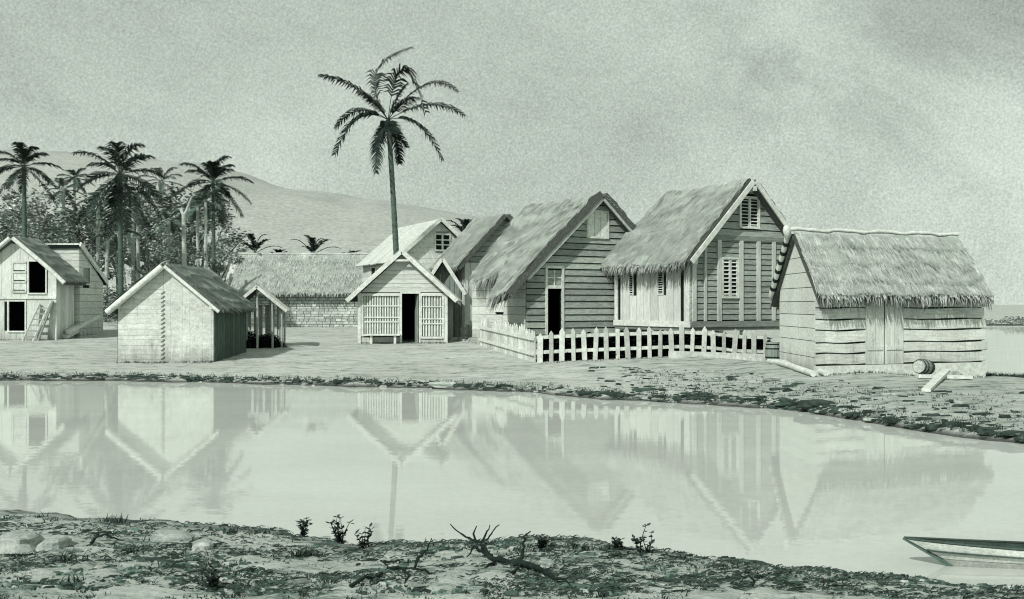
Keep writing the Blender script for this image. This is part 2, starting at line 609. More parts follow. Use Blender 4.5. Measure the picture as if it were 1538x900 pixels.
m, t, b = new_mat('bare_earth')
geo_n = t.add('ShaderNodeNewGeometry')
pos = geo_n.outputs['Position']
sx = t.add('ShaderNodeSeparateXYZ')
t.link(pos, sx.inputs[0])
strk = t.noise(t.mapping(pos, (1.1, 3.6, 1)), 1.0, 6.0, .72, .6)
strk2 = t.noise(t.mapping(pos, (4.2, 12, 1)), 1.0, 5.0, .75, .3)
grit = t.noise(pos, 26, 3, .75)
broad = t.noise(t.mapping(pos, (.18, .30, 1)), 1.0, 4, .6)
nearm = t.add('ShaderNodeMapRange', interpolation_type='SMOOTHSTEP')
t.link(sx.outputs[1], nearm.inputs[0])
for i, v_ in enumerate((9.0, 13.0, 1.0, 0.0)):
    nearm.inputs[1 + i].default_value = v_
s_ = t.math('MULTIPLY_ADD', strk2, .45, t.math('MULTIPLY', strk, .55))
far_c = t.ramp(s_, [(.35, G(.05)), (.42, G(.25)), (.50, G(.46)), (.7, G(.58))])
near_c = t.ramp(s_, [(.35, G(.03)), (.42, G(.16)), (.485, G(.36)), (.66, G(.52))])
c = t.mixc(nearm.outputs[0], far_c, near_c)
# darker turf towards the spit on the right
spit = t.add('ShaderNodeMapRange', interpolation_type='SMOOTHSTEP')
t.link(t.math('ADD', sx.outputs[0], t.math('MULTIPLY', broad, 5.0)), spit.inputs[0])
for i, v_ in enumerate((4.0, 9.5, 0.0, .8)):
    spit.inputs[1 + i].default_value = v_
inl = t.add('ShaderNodeMapRange', interpolation_type='SMOOTHSTEP')
t.link(sx.outputs[1], inl.inputs[0])
for i, v_ in enumerate((34.0, 46.0, 1.0, 0.0)):
    inl.inputs[1 + i].default_value = v_
c = t.mixc(t.math('MULTIPLY', spit.outputs[0], inl.outputs[0]), c, near_c)
wet = t.add('ShaderNodeMapRange', interpolation_type='SMOOTHSTEP')
t.link(t.math('ADD', sx.outputs[2], t.math('MULTIPLY_ADD', strk, .10, -.05)), wet.inputs[0])
for i, v_ in enumerate((.01, .13, .16, 1.0)):
    wet.inputs[1 + i].default_value = v_
k = t.math('MULTIPLY', wet.outputs[0], t.math('MULTIPLY', t.math('MULTIPLY_ADD', grit, .9, .55), t.math('MULTIPLY_ADD', broad, .6, .70)))
cc = t.add('ShaderNodeCombineColor')
for i in range(3):
    t.link(k, cc.inputs[i])
t.link(t.mul(c, cc.outputs[0]), b.inputs['Base Color'])
bp = t.add('ShaderNodeBump')
bp.inputs['Strength'].default_value = .7
bp.inputs['Distance'].default_value = .05
t.link(t.math('ADD', s_, t.math('MULTIPLY', grit, .35)), bp.inputs['Height'])
t.link(bp.outputs[0], b.inputs['Normal'])
me.materials.append(m)

# water: pale silty pond that mirrors the far bank
m, t, b = new_mat('silty_water')
pos = t.add('ShaderNodeNewGeometry').outputs['Position']
n1 = t.noise(t.mapping(pos, (.25, .6, 1)), 1.0, 4, .6)
n2 = t.noise(pos, 9, 4, .75)
k = t.math('MULTIPLY_ADD', n2, .30, t.math('MULTIPLY_ADD', n1, .30, .72))
cc = t.add('ShaderNodeCombineColor')
for i in range(3):
    t.link(k, cc.inputs[i])
rgb = t.add('ShaderNodeRGB')
rgb.outputs[0].default_value = G(.53)
dif = t.add('ShaderNodeBsdfDiffuse')
t.link(t.mul(rgb.outputs[0], cc.outputs[0]), dif.inputs['Color'])
gl = t.add('ShaderNodeBsdfGlossy')
gl.inputs['Roughness'].default_value = .012
gl.inputs['Color'].default_value = (.94, .98, .94, 1)
bp = t.add('ShaderNodeBump')
bp.inputs['Strength'].default_value = .045
bp.inputs['Distance'].default_value = .02
t.link(t.noise(t.mapping(pos, (1.2, 3, 1)), 1.5, 3, .6), bp.inputs['Height'])
t.link(bp.outputs[0], gl.inputs['Normal'])
fr = t.add('ShaderNodeFresnel')
fr.inputs['IOR'].default_value = 1.33
fac = t.math('MULTIPLY_ADD', fr.outputs[0], .58, .13, clamp=True)
mx = t.add('ShaderNodeMixShader')
t.link(fac, mx.inputs[0])
t.link(dif.outputs[0], mx.inputs[1])
t.link(gl.outputs[0], mx.inputs[2])
out = t.n['Material Output']
t.link(mx.outputs[0], out.inputs['Surface'])
w = MB()
w.poly([(-400, -20, 0), (400, -20, 0), (400, 130, 0), (-400, 130, 0)], [(0, 1, 2, 3)])
water = tag(w.build('water', m), kind='structure')

# far hills, hazy, their foot hidden by the trees and houses
HP = [(-900, 225), (-200, 222), (120, 236), (330, 252), (430, 284), (520, 297), (620, 312), (760, 338), (900, 372), (1100, 430), (1250, 462), (1700, 470), (2400, 470)]
Yh = 900.0
h = MB()
cols = np.arange(-900, 2400, 12)
vs = []
rows = 14
for j in range(rows + 1):
    q = j / rows
    for px in cols:
        ptop = pw(px, HP) + 5 * mnoise.noise(Vector((px * .012, 0, 3))) + 2.5 * mnoise.noise(Vector((px * .05, 1, 3)))
        H = wz(ptop, Yh)
        prof = math.sin(q * math.pi / 2) ** .8
        zz = lerp(-2, H, prof) + (0 if j in (0, rows) else 7 * mnoise.noise(Vector((px * .01, q * 4, 0))) * (1 - q) * min(1, H / 40))
        yy = lerp(560, Yh, q)
        vs.append((wx(px, Yh), yy, zz))
nc = len(cols)
fs = [(j * nc + i, j * nc + i + 1, (j + 1) * nc + i + 1, (j + 1) * nc + i) for j in range(rows) for i in range(nc - 1)]
h.poly(vs, fs, 0, 1.0, True)
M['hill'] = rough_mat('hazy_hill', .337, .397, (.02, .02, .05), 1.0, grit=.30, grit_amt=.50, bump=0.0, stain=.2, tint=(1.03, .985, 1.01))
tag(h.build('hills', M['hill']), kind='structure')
# ---------------------------------------------------------------- houses
SIDE = lambda L=0: Frame((0, 0, 0), (0, 1, 0), (-1, 0, 0))      # left long wall of a house whose corner is its origin
FRONT = Frame((0, 0, 0), (1, 0, 0), (0, -1, 0))


def right_side(W):
    return Frame((W, 0, 0), (0, 1, 0), (1, 0, 0))


def back_wall(W, L):
    return Frame((W, L, 0), (-1, 0, 0), (0, 1, 0))


def gable(W, ze, zr):
    return (lambda z: 0.0 if z <= ze else (z - ze) / (zr - ze) * W / 2), (lambda z: W if z <= ze else W - (z - ze) / (zr - ze) * W / 2)


def const(c):
    return lambda k: c


def at_corner(px, y):
    x = wx(px, y)
    return x, y, gz(x, y)


# --- dark clapboard cottage with a shaggy thatch roof
X, Y, Z0 = at_corner(790, 35.0)
H3 = thing('clapboard_cottage', 'dark horizontal clapboard cottage with shaggy drooping thatch and an open black doorway', 'house', (X, Y, Z0), R(30))
W, L = 6.1, 4.0
zr = wz(288, 36.5) - Z0 - .22
ze = wz(404, 35.0) - Z0 - .1
fl, fr_ = gable(W, ze, zr)
DO = (.86, 1.46, .35, 2.14)
TR = (.86, 1.46, 2.26, 2.80)
WN = (2.62, 3.45, wz(357, 37) - Z0, wz(321, 37) - Z0)
mb = MB()
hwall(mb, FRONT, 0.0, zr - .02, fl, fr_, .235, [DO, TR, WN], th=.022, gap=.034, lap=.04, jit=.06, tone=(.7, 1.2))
mb.build('wall', [M['dark_h'], M['gap']], H3)
mb = MB()
hwall(mb, SIDE(), 0.0, ze + .15, const(0.02), const(L), .3, [(1.55, 2.15, 1.35, 2.05)], th=.02, gap=.012, lap=.012)
mb.build('wall', [M['pale_h'], M['gap']], H3)
mb = MB()
hwall(mb, right_side(W), 0, ze, const(0), const(L), .24, [], th=.02, gap=.02, lap=.03)
hwall(mb, back_wall(W, L), 0, zr, fl, fr_, .24, [], th=.02, gap=.02, lap=.03)
mb.build('wall', [M['dark_h'], M['gap']], H3)
d = MB()
frame_mb(FRONT, DO[0], DO[1], .35, 2.86, .09, 0, .075, d, bottom=False)
wbox(d, FRONT, DO[0], DO[1], 2.14, 2.26, -.02, .07)
d = d.build('door_frame', M['trim'], H3)
d = MB()
F2 = Frame((DO[0], .06, 0), (math.cos(R(-70)), -math.sin(R(-70)), 0), (-math.sin(R(70)), -math.cos(R(70)), 0))
vwall(d, F2, 0, .56, .36, const(2.12), .22, th=.03, back=False)
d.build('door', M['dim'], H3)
d = MB()
wbox(d, FRONT, TR[0], TR[1], TR[2], TR[3], -.03, .0, 0)
for u in (.33, .66):
    pass
wbox(d, FRONT, 1.14, 1.18, TR[2], TR[3], .002, .04, 1)
wbox(d, FRONT, TR[0], 1.138, 2.51, 2.55, .002, .038, 1)
wbox(d, FRONT, 1.182, TR[1], 2.51, 2.55, .002, .038, 1)
d.build('transom_window', [M['mid_h'], M['trim']], H3)
d = MB()
vwall(d, FRONT, WN[0], WN[1], WN[2], const(WN[3]), .28, th=.045, gap=.02, jit=.02, back=False)
wbox(d, FRONT, WN[0], WN[1], WN[2], WN[3], -.04, -.006, 1)
sh = d.build('window_shutter', [M['trim'], M['gap']], H3)
frame_mb(FRONT, *WN[:2], WN[2], WN[3], .07, 0, .07).build('frame', M['trim'], sh)
d = MB()
vwall(d, SIDE(), 1.55, 2.15, 1.35, const(2.05), .2, th=.012, gap=.01, back=False)
sh = d.build('window_shutter', [M['pale_v'], M['gap']], H3)
frame_mb(SIDE(), 1.55, 2.15, 1.35, 2.05, .05, 0, .035).build('frame', M['trim'], sh)
mb = MB()
run = W / 2
slope = (zr - ze) / run
ov = .42
SL = Slope((W / 2, 0, zr), (0, 1, 0), (-1, 0, 0), run + ov, slope * (run + ov), curve=.45).sagging(.12, 4.7)
SR = Slope((W / 2, 0, zr), (0, 1, 0), (1, 0, 0), run + .4, slope * (run + .4))


def wav(a):
    # ragged hem: deep at the front corner, notched in the middle
    return 1.0 + .17 * (1 - smooth(.45, 1.15, a)) - .05 * (1 - smooth(-.45, -.1, a)) - .06 * smooth(.45, 1.15, a) - .04 * math.exp(-((a - 1.45) / .3) ** 2) + .012 * math.sin(a * 7)


thatch_slope(mb, SL, lambda k: -.42, lambda k: lerp(4.7, 3.45, k), wav, .27, 2600, 75, .22, .05, rag=.2)
thatch_slope(mb, SR, lambda k: -.42, lambda k: lerp(4.7, 4.3, k), lambda a: 1, .2, 500, 30)
mb.build('thatch_roof', [M['slab'], M['straw']], H3)
d = MB()
for S in (SL, SR):
    d.bar(S.pt(-.36, .05, -.03), S.pt(-.36, S.T * .93, -.03), .05, .14, 0, 1, S.n)
d.build('bargeboard', M['pole'], H3)

# --- panelled house on piers
X, Y, Z0 = at_corner(1037, 33.0)
H4 = thing('panelled_house', 'tall panelled house on low piers with neat thatch and louvred shutters', 'house', (X, Y, Z0), R(30))
W, L = 4.96, 4.18
zr = wz(268, 34.2) - Z0 - .2
ze = wz(384, 33.0) - Z0
fz = wz(492, 33.0) - Z0                       # floor level
zb = wz(360, 33.8) - Z0
fl, fr_ = gable(W, ze, zr)
LW = (1.36, 2.04, wz(446, 33.8) - Z0, wz(389, 33.8) - Z0)
UW = (2.16, 3.0, wz(342, 34.4) - Z0, wz(298, 34.4) - Z0)
mb = MB()
hwall(mb, FRONT, zb + .1, zr - .02, fl, fr_, .24, [UW], th=.022, gap=.03, lap=.03, jit=.05, tone=(.8, 1.15))
hwall(mb, FRONT, fz + .22, zb, fl, fr_, .19, [LW], th=.02, gap=.024, lap=.025, jit=.05, tone=(.75, 1.1))
mb.build('wall', [M['mid_h'], M['gap']], H4)
mb = MB()
vwall(mb, SIDE(), .02, L, fz + .2, const(ze + .15), .42, [(1.35, 1.72, 2.0, 2.9), (3.05, 3.36, 2.0, 2.9)], th=.03, gap=.02, jit=.1)
mb.build('wall', [M['pale_v'], M['gap']], H4)
mb = MB()
hwall(mb, right_side(W), fz, ze, const(0), const(L), .24, [], th=.02, gap=.02, lap=.03)
hwall(mb, back_wall(W, L), fz, zr, fl, fr_, .24, [], th=.02, gap=.02, lap=.03)
mb.build('wall', [M['mid_h'], M['gap']], H4)
d = MB()
d.box(-.02, W + .02, -.02, L + .02, fz - .12, fz - .004, 0, .6)
d.build('floor', M['mid_h'], H4)
for (F, n) in ((FRONT, W), (SIDE(), L)):
    d = MB()
    wbox(d, F, -.05, n + .05, fz, fz + .2, .0, .07 if F is FRONT else .075, 0, 1 if F is not FRONT else .7)
    d.build('sill_beam', M['trim'] if F is not FRONT else M['mid_h'], H4)
d = MB()
wbox(d, FRONT, fl(zb + .12) + .02, fr_(zb + .12) - .02, zb - .02, zb + .12, .0, .075, 0, .75)
d.build('cross_beam', M['mid_h'], H4)
for u, w_, tn in ((.03, .17, 1.0), (.55, .1, .9), (1.13, .16, 1), (2.11, .16, 1), (2.9, .16, 1.0), (3.62, .15, .95), (4.6, .16, .9)):
    d = MB()
    wbox(d, FRONT, u, u + w_, fz + .202, min(zb - .022, ze - .05 + max(0, min(u, W - u - w_)) * (zr - ze) / (W / 2)), .0, .078, 0, tn * .86)
    d.build('wall_post', M['pale_v'] if u > .1 else M['trim'], H4)
for u, w_, mt in ((.0, .16, 'trim'), (.3, .13, 'gap'), (3.85, .11, 'gap'), (4.0, .18, 'trim')):
    d = MB()
    wbox(d, SIDE(), u, u + w_, fz + .205, ze + .1, .0, .06 if mt == 'trim' else .055)  # the dark ones are plain strips set on the boards
    d.build('corner_board' if mt == 'trim' else 'dark_strip', M[mt], H4)
louvre_window(H4, FRONT, LW[0], LW[1], LW[2], LW[3], 9, 2, .04)
louvre_window(H4, FRONT, UW[0], UW[1], UW[2], UW[3], 8, 2, .04)
louvre_window(H4, SIDE(), 1.35, 1.72, 2.0, 2.9, 10, 1, .04, frame=False)
louvre_window(H4, SIDE(), 3.05, 3.36, 2.0, 2.9, 10, 1, .04, frame=False)
for (x, y) in ((.1, .1), (W / 2, .1), (W - .1, .1), (.1, L / 2), (.1, L - .12), (W - .1, L - .12), (W / 2, L - .12)):
    d = MB()
    d.box(x - .12, x + .12, y - .12, y + .12, -.3, fz - .125, 0, tj())
    d.build('pier', M['trim'], H4)
mb = MB()
run = W / 2
slope = (zr - ze) / run
SL = Slope((W / 2, 0, zr), (0, 1, 0), (-1, 0, 0), run + .32, slope * (run + .32), curve=.25).sagging(.08, 4.2)
SR = Slope((W / 2, 0, zr), (0, 1, 0), (1, 0, 0), run + .3, slope * (run + .3))
thatch_slope(mb, SL, lambda k: -.34, lambda k: lerp(4.0, 4.55, k), lambda a: 1 + .012 * math.sin(a * 4) + .006 * math.sin(a * 11), .26, 2600, 75, .18, .04, rag=.14)
thatch_slope(mb, SR, lambda k: -.34, lambda k: lerp(4.0, 4.55, k), lambda a: 1, .2, 500, 30)
mb.build('thatch_roof', [M['slab'], M['straw']], H4)
for S in (SL, SR):
    d = MB()
    d.bar(S.pt(-.40, .0, .07), S.pt(-.40, S.T * .97, .07), .05, .17, 0, 1, S.n)
    d.build('bargeboard', M['trim'], H4)
d = MB()
d.bar((W / 2, -.42, zr - .18), (W / 2, .3, zr - .18), .16, .16)
d.build('ridge_beam', M['trim'], H4)
d = MB()
d.bar((-.06, -.36, ze - .22), (-.06, .0, ze - .22), .15, .15)
d.build('eave_beam', M['trim'], H4)

# --- plank hut with the long thatch roof
X, Y, Z0 = at_corner(1225, 23.6)
HT = thing('plank_hut', 'low pale plank hut with long shaggy thatch and a double board door', 'hut', (X, Y, Z0), R(20))
W, L = 5.06, 2.9
SHR = math.tan(R(20))
zr = wz(350, 24.6) - Z0 - .1
ze = wz(443, 23.6) - Z0 + .1
mb = MB()
dz0 = .1
DR = (1.42, 2.56, .16, 1.95)
z = .2
rows = [.27, .25, .30, .26, .28, .3, .28, .3]
for i, h_ in enumerate(rows):
    if z > ze + .1:
        break
    zb_ = min(z + h_, ze + .12)
    for (a, b, l, r) in cut(-.02, W, [(DR[0], DR[1])]):
        n_ = 5
        e = rnd.uniform(.02, .14) if r else 0
        for q in range(n_):
            a_, b_ = lerp(a, b + e, q / n_), lerp(a, b + e, (q + 1) / n_)
            s1 = .018 * math.sin(i * 7 + q * 1.3)
            s2 = .018 * math.sin(i * 7 + (q + 1) * 1.3)
            mb.hexa([FRONT.pt(a_, .05, z + .042 + s1), FRONT.pt(b_, .05, z + .042 + s2), FRONT.pt(b_, -.02, z + .03), FRONT.pt(a_, -.02, z + .03),
                     FRONT.pt(a_, .035, zb_ + s1), FRONT.pt(b_, .035, zb_ + s2), FRONT.pt(b_, -.02, zb_), FRONT.pt(a_, -.02, zb_)], 0, tj(.92, 1.08))
    z = zb_
backing(mb, FRONT, 0.0, ze + .1, const(.05), const(W - .02), [DR])
mb.build('wall', [M['log'], M['gap']], HT, SHR)
mb = MB()
frl = lambda z: 0.0 if z <= ze else (z - ze) / (zr - ze) * L / 2
frr = lambda z: L if z <= ze else L - (z - ze) / (zr - ze) * L / 2
F = Frame((0, 0, 0), (0, 1, 0), (-1, 0, 0))
hwall(mb, F, .02, zr - .02, frl, frr, .34, [], th=.03, gap=.016, lap=.0, jit=.15, tone=(.96, 1.08))
F = Frame((W - .03, 0, 0), (0, 1, 0), (1, 0, 0))
hwall(mb, F, .02, zr - .02, frl, frr, .3, [], th=.03, gap=.02, jit=.15)
hwall(mb, back_wall(W, L), 0, ze, const(0), const(W), .3, [], th=.03, gap=.02)
mb.build('wall', [M['log'], M['gap']], HT, SHR)
d = MB()
d.box(-.05, W + .05, -.09, .05, -.25, .2)
d.build('sill_beam', M['trim'], HT, SHR)
for k in range(2):
    a, b = (DR[0], 1.97) if k == 0 else (2.0, DR[1])
    d = MB()
    vwall(d, FRONT, a, b, .215, const(1.95), (b - a) / 2, th=.05, gap=.008, jit=.1, back=False, tone=(.95, 1.06))
    dr = d.build('door', [M['pale_v'], M['gap']], HT, SHR)
    for zz in (.55, 1.6):
        d = MB()
        wbox(d, FRONT, a + .04, b - .04, zz, zz + .1, .051, .07)
        d.build('door_batten', M['pale_h'], dr, SHR)
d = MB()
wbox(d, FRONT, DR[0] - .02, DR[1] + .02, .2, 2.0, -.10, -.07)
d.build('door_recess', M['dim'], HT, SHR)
for k, (y_, zz) in enumerate(((.12, ze + .02), (.9, ze + .02))):
    d = MB()
    d.bar((W - .3, y_ - .2, zz), (W + .32, y_ - .2, zz - .02), .13, .14)
    d.build('beam_end', M['log'], HT, SHR)
mb = MB()
run, dr_ = L / 2, zr - ze
sl = dr_ / run
SF = Slope((0, L / 2, zr), (1, 0, 0), (0, -1, 0), run + .24, sl * (run + .24), curve=.06)
SB = Slope((0, L / 2, zr), (1, 0, 0), (0, 1, 0), run + .42, sl * (run + .42), curve=.06)
thatch_slope(mb, SF, lambda k: lerp(-.12, -.06, k), lambda k: lerp(5.1, 5.16, k), lambda a: 1 + .012 * math.sin(a * 3) + .01 * math.sin(a * 9), .17, 3800, 80, .14, .03, rag=.14, slen=(.3, .65))
thatch_slope(mb, SB, lambda k: -.12, lambda k: lerp(5.0, 4.8, k), lambda a: 1, .17, 500, 30)
# hipped end of straw on the right
mb.build('thatch_roof', [M['slab'], M['straw']], HT, SHR)
d = MB()
pts = [V(-.2 + 5.35 * i / 24, L / 2, zr + .22 + .022 * math.sin(i * 1.1) + .012 * math.sin(i * 2.3)) for i in range(25)]
d.tube(pts, [.05 + .012 * math.sin(i * 2.7) for i in range(25)], 8)
d.build('ridge_pole', M['trim'], HT, SHR)
d = MB()
p0, p1 = SB.pt(-.22, 0, .16), SB.pt(-.22, SB.T * .88, .1)
q0, q1 = SF.pt(-.42, -.05, .05), SF.pt(-.30, SF.T * .9, .05)
n_ = 14
d.tube([lerp(p0, p1, i / n_) for i in range(n_ + 1)], [.068 + .014 * (i % 2) for i in range(n_ + 1)], 8)
rk = d.build('rake_pole', M['trim'], HT, SHR)
d = MB()
for i in range(1, 7):
    c_ = lerp(p0, p1, i / 7)
    dd = (p1 - p0).normalized()
    d.tube([c_ - dd * .05, c_ + dd * .05], .09, 8)
d.build('lashing', M['dim'], rk, SHR)
d = MB()
d.lathe([(0, .05), (.05, .1), (.2, .12), (.3, .08), (.34, .02)], p0 + V(0, 0, -.1), (-.3, -.2, 1), 10)
d.build('finial', M['log'], HT, SHR)

# --- mud walled shed on the left bank
X, Y, Z0 = at_corner(178, 31.0)
S1 = thing('daubed_shed', 'plain pale windowless shed with a dark side wall and thick low thatch', 'shed', (X, Y, Z0), 0)
W, L = 2.96, 3.7
zr = wz(395, 31) - Z0 - .16
ze = wz(462, 31) - Z0
fl, fr_ = gable(W, ze, zr)
mb = MB()
nz, nu = 18, 24
for i in range(nz):
    pass
hwall(mb, FRONT, -.1, zr, fl, lambda z: min(fr_(z), W * .47), .16, [], th=.03, gap=.004, lap=.006, jit=.2, tone=(.94, 1.06))
vwall(mb, FRONT, W * .47 + .01, W, -.1, lambda u: ze + (zr - ze) * (W - u) / (W / 2) if u > W / 2 else zr - .02, .3, th=.028, gap=.004, jit=.3, tone=(.95, 1.05))
mb.build('wall', [M['mud'], M['gap']], S1)
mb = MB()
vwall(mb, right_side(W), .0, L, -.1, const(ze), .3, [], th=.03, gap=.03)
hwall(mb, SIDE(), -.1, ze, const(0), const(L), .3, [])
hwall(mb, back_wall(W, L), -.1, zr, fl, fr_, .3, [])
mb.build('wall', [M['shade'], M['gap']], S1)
d = MB()
for i in range(16):
    zz = .1 + i * .135
    d.bar(FRONT.pt(W * .47 - .06, .04, zz), FRONT.pt(W * .47 + .06, .04, zz + .08), .03, .02, 0, .5)
d.build('lacing', M['mid_h'], S1)
mb = MB()
run = W / 2
sl = (zr - ze) / run
SL = Slope((W / 2, 0, zr), (0, 1, 0), (-1, 0, 0), run + .22, sl * (run + .22), curve=.05)
SR = Slope((W / 2, 0, zr), (0, 1, 0), (1, 0, 0), run + .2, sl * (run + .2), curve=.04)
for S in (SL, SR):
    thatch_slope(mb, S, lambda k: -.22, lambda k: L + .2, lambda a: 1, .17, 900, 34, .05, .02, rag=.08)
mb.build('thatch_roof', [M['slab'], M['strawdk']], S1)
for S in (SL, SR):
    d = MB()
    d.tube([S.pt(-.26, S.T * i / 6 * 1.0, .05) for i in range(7)], [.10 if S is SL else .055] * 7, 8)
    d.build('rake_pole', M['trim'], S1)
for x_ in (.02, W - .02):
    d = MB()
    d.bar((x_, -.24, ze + .02), (x_, .2, ze + .02), .13, .12)
    d.build('beam_end', M['trim'], S1)

# --- open shelter beside the shed
X, Y = wx(350, 36.5), 36.5
Z0 = gz(X + 1, Y)
SH = thing('open_shelter', 'small open shelter of bare poles under a little gabled roof', 'shelter', (X, Y, Z0), R(8))
W, L = 1.75, 1.6
zr = wz(432, 36.5) - Z0
ze = wz(462, 36.5) - Z0
mb = MB()
for s in (-1, 1):
    S = Slope((W / 2, 0, zr), (0, 1, 0), (s, 0, 0), W / 2 + .15, (zr - ze) * (W / 2 + .15) / (W / 2))
    plank_slope(mb, S, -.25, L, .2, .05)
mb.build('roof', [M['pale_v'], M['gap']], SH)
for s in (-1, 1):
    S = Slope((W / 2, 0, zr), (0, 1, 0), (s, 0, 0), W / 2 + .15, (zr - ze) * (W / 2 + .15) / (W / 2))
    d = MB()
    d.bar(S.pt(-.29, -.04, .02), S.pt(-.29, S.T * 1.03, .02), .06, .11, 0, 1, S.n)
    d.build('bargeboard', M['trim'], SH)
for (x_, y_, top) in ((.05, .05, ze), (.42, .5, ze + .2), (W / 2, -.12, zr - .05), (W - .35, .05, ze + .15), (W - .05, .35, ze), (W - .04, L - .1, ze), (.04, L - .1, ze), (W / 2 + .3, L - .05, ze + .3), (W - .2, .9, ze)):
    d = MB()
    d.tube([(x_, y_, -.25), (x_ + .01, y_, top * .5), (x_, y_, top)], [.045, .04, .04], 7, 0, tj(.8, 1.1))
    d.build('post', M['pole'], SH)
d = MB()
vwall(d, Frame((-.1, L + .1, 0), (1, 0, 0), (0, -1, 0)), 0, W, -.1, const(ze + .1), .22, gap=.10, jit=.3, back=False)
d.build('back_screen', [M['mid_h'], M['gap']], SH)

# --- long stone building
Y = 60.0
X = wx(346, Y)
Z0 = gz(wx(440, Y), Y)
SB_ = thing('stone_house', 'long low rubble stone building under a wide pale thatch roof', 'house', (X, Y, Z0), 0)
W, L = 8.6, 4.2
ze = wz(434, Y) - Z0
zr = wz(383, Y + 2) - Z0 - .15
mb = MB()
z = -.2
while z < ze + .2:
    h_ = rnd.uniform(.12, .2)
    u = 0
    while u < W:
        w_ = rnd.uniform(.22, .6)
        wbox(mb, FRONT, u + .015, min(W, u + w_ - .015), z + .018, z + h_ - .012, 0, rnd.uniform(.02, .07), 0, rnd.uniform(.7, 1.2))
        u += w_
    z += h_
mb.box(0, W, .0, .3, -.2, ze + .2, 1, 14)
mb.box(0, .3, .302, L, -.2, ze + .2, 1, 20)
mb.box(W - .3, W, .302, L, -.2, ze + .2, 1, 20)
mb.build('wall', [M['stone'], M['gap']], SB_)
mb = MB()
d = L / 2
sl = (zr - ze) / d
for s in (-1, 1):
    S = Slope((0, L / 2, zr), (1, 0, 0), (0, s, 0), d + .45, sl * (d + .45))
    thatch_slope(mb, S, lambda k: lerp(-.1, .15, k), lambda k: W + .1, lambda a: 1 + .008 * math.sin(a * 2.3), .2, 2600 if s < 0 else 300, 50, .12, .02, rag=.1, slen=(.5, 1.1))
mb.build('thatch_roof', [M['slab'], M['straw']], SB_)
d = MB()
d.tube([(-.3 + (W + .5) * i / 12, L / 2, zr + .2 + .02 * math.sin(i * 2)) for i in range(13)], .1, 7)
d.build('ridge_pole', M['straw'], SB_)
d = MB()
FE = Frame((-.5, .9, 0), (0, 1, 0), (-1, 0, 0))
d.hexa([(-.6, .8, ze - .3), (.1, .8, ze - .3), (.1, 3.2, ze - .3), (-.6, 3.2, ze - .3), (-.6, 1.7, zr - .05), (.1, 1.7, zr + .05), (.1, 2.3, zr + .05), (-.6, 2.3, zr - .05)], 0, 1)
d.build('gable_end', M['pale_v'], SB_)

# --- small booth with barred windows
X, Y, Z0 = at_corner(540, 39.0)
BO = thing('gabled_booth', 'small gabled booth with two barred windows and an open dark doorway', 'booth', (X, Y, Z0), 0)
W, L = 3.38, 4.0
zr = wz(378, 39) - Z0 - .08
ze = wz(440, 39) - Z0
fl, fr_ = gable(W, ze, zr)
BL = (.16, 1.56, .38, ze - .12)
BD = (1.66, 2.32, .0, ze - .03)
BR = (2.44, 3.22, .28, ze - .12)
mb = MB()
hwall(mb, FRONT, ze + .02, zr - .02, fl, fr_, .17, [], th=.02, gap=.010, lap=.012, tone=(.86, 1.06))
hwall(mb, FRONT, -.15, ze, fl, fr_, .2, [BL, BD, BR], th=.02, gap=.010, lap=.012)
mb.build('wall', [M['pale_h'], M['gap']], BO)
mb = MB()
vwall(mb, right_side(W), .0, L, -.15, const(ze), .25, [], gap=.02)
mb.build('wall', [M['dark_h'], M['gap']], BO)  # upright boards coloured dark for the shade on this side
mb = MB()
hwall(mb, SIDE(), -.15, ze, const(0), const(L), .25, [], gap=.02)
hwall(mb, back_wall(W, L), -.15, zr, fl, fr_, .25, [], gap=.02)
mb.build('wall', [M['pale_h'], M['gap']], BO)
for (u0, u1, z0, z1) in (BL, BR):
    d = MB()
    wbox(d, FRONT, u0, u1, z0, z1, -.07, -.04, 1)
    n_ = int((u1 - u0) / .1)
    for i in range(n_):
        u = lerp(u0, u1, (i + .5) / n_)
        wbox(d, FRONT, u - .026, u + .026, z0 + .01, z1 - .01, -.03, .0, 0, tj())
    wn = d.build('barred_window', [M['trim'], M['mid_v']], BO)
    d = frame_mb(FRONT, u0, u1, z0, z1, .08, 0, .06)
    for f in (.3, .42, .72):
        zz = lerp(z0, z1, f)
        wbox(d, FRONT, u0, u1, zz, zz + .05, .002, .03)
    d.build('frame', M['trim'], wn)
d = MB()
frame_mb(FRONT, BD[0], BD[1], 0, BD[3], .07, 0, .065, d, bottom=False)
d.build('door_frame', M['trim'], BO)
d = MB()
F2 = Frame((BD[1] - .04, .05, 0), (-.25, .97, 0), (-.97, -.25, 0))
vwall(d, F2, 0, .62, .02, const(BD[3] - .04), .2, th=.03, back=False)
d.build('door', M['mid_v'], BO)
d = MB()
d.bar((.3, -.28, .36), (1.62, -.28, .36), .3, .06)
for x_ in (.5, 1.42):
    d.bar((x_, -.3, -.1), (x_, -.3, .33), .08, .09)
d.build('bench', M['trim'], BO)
for x_ in (.0, W):
    d = MB()
    d.box(x_ - .06, x_ + .06, -.07, .05, -.2, ze + .02)
    d.build('corner_post', M['trim'], BO)
mb = MB()
run = W / 2
sl = (zr - ze) / run
for s in (-1, 1):
    S = Slope((W / 2, 0, zr), (0, 1, 0), (s, 0, 0), run + .36, sl * (run + .36))
    plank_slope(mb, S, -.35, L + .2, .25, .05)
mb.build('roof', [M['pale_h'], M['gap']], BO)
for s in (-1, 1):
    S = Slope((W / 2, 0, zr), (0, 1, 0), (s, 0, 0), run + .36, sl * (run + .36))
    d = MB()
    d.bar(S.pt(-.39, -.03, .06), S.pt(-.39, S.T * 1.02, .06), .06, .17, 0, 1, S.n)
    bb = d.build('bargeboard', M['trim'], BO)
d = MB()
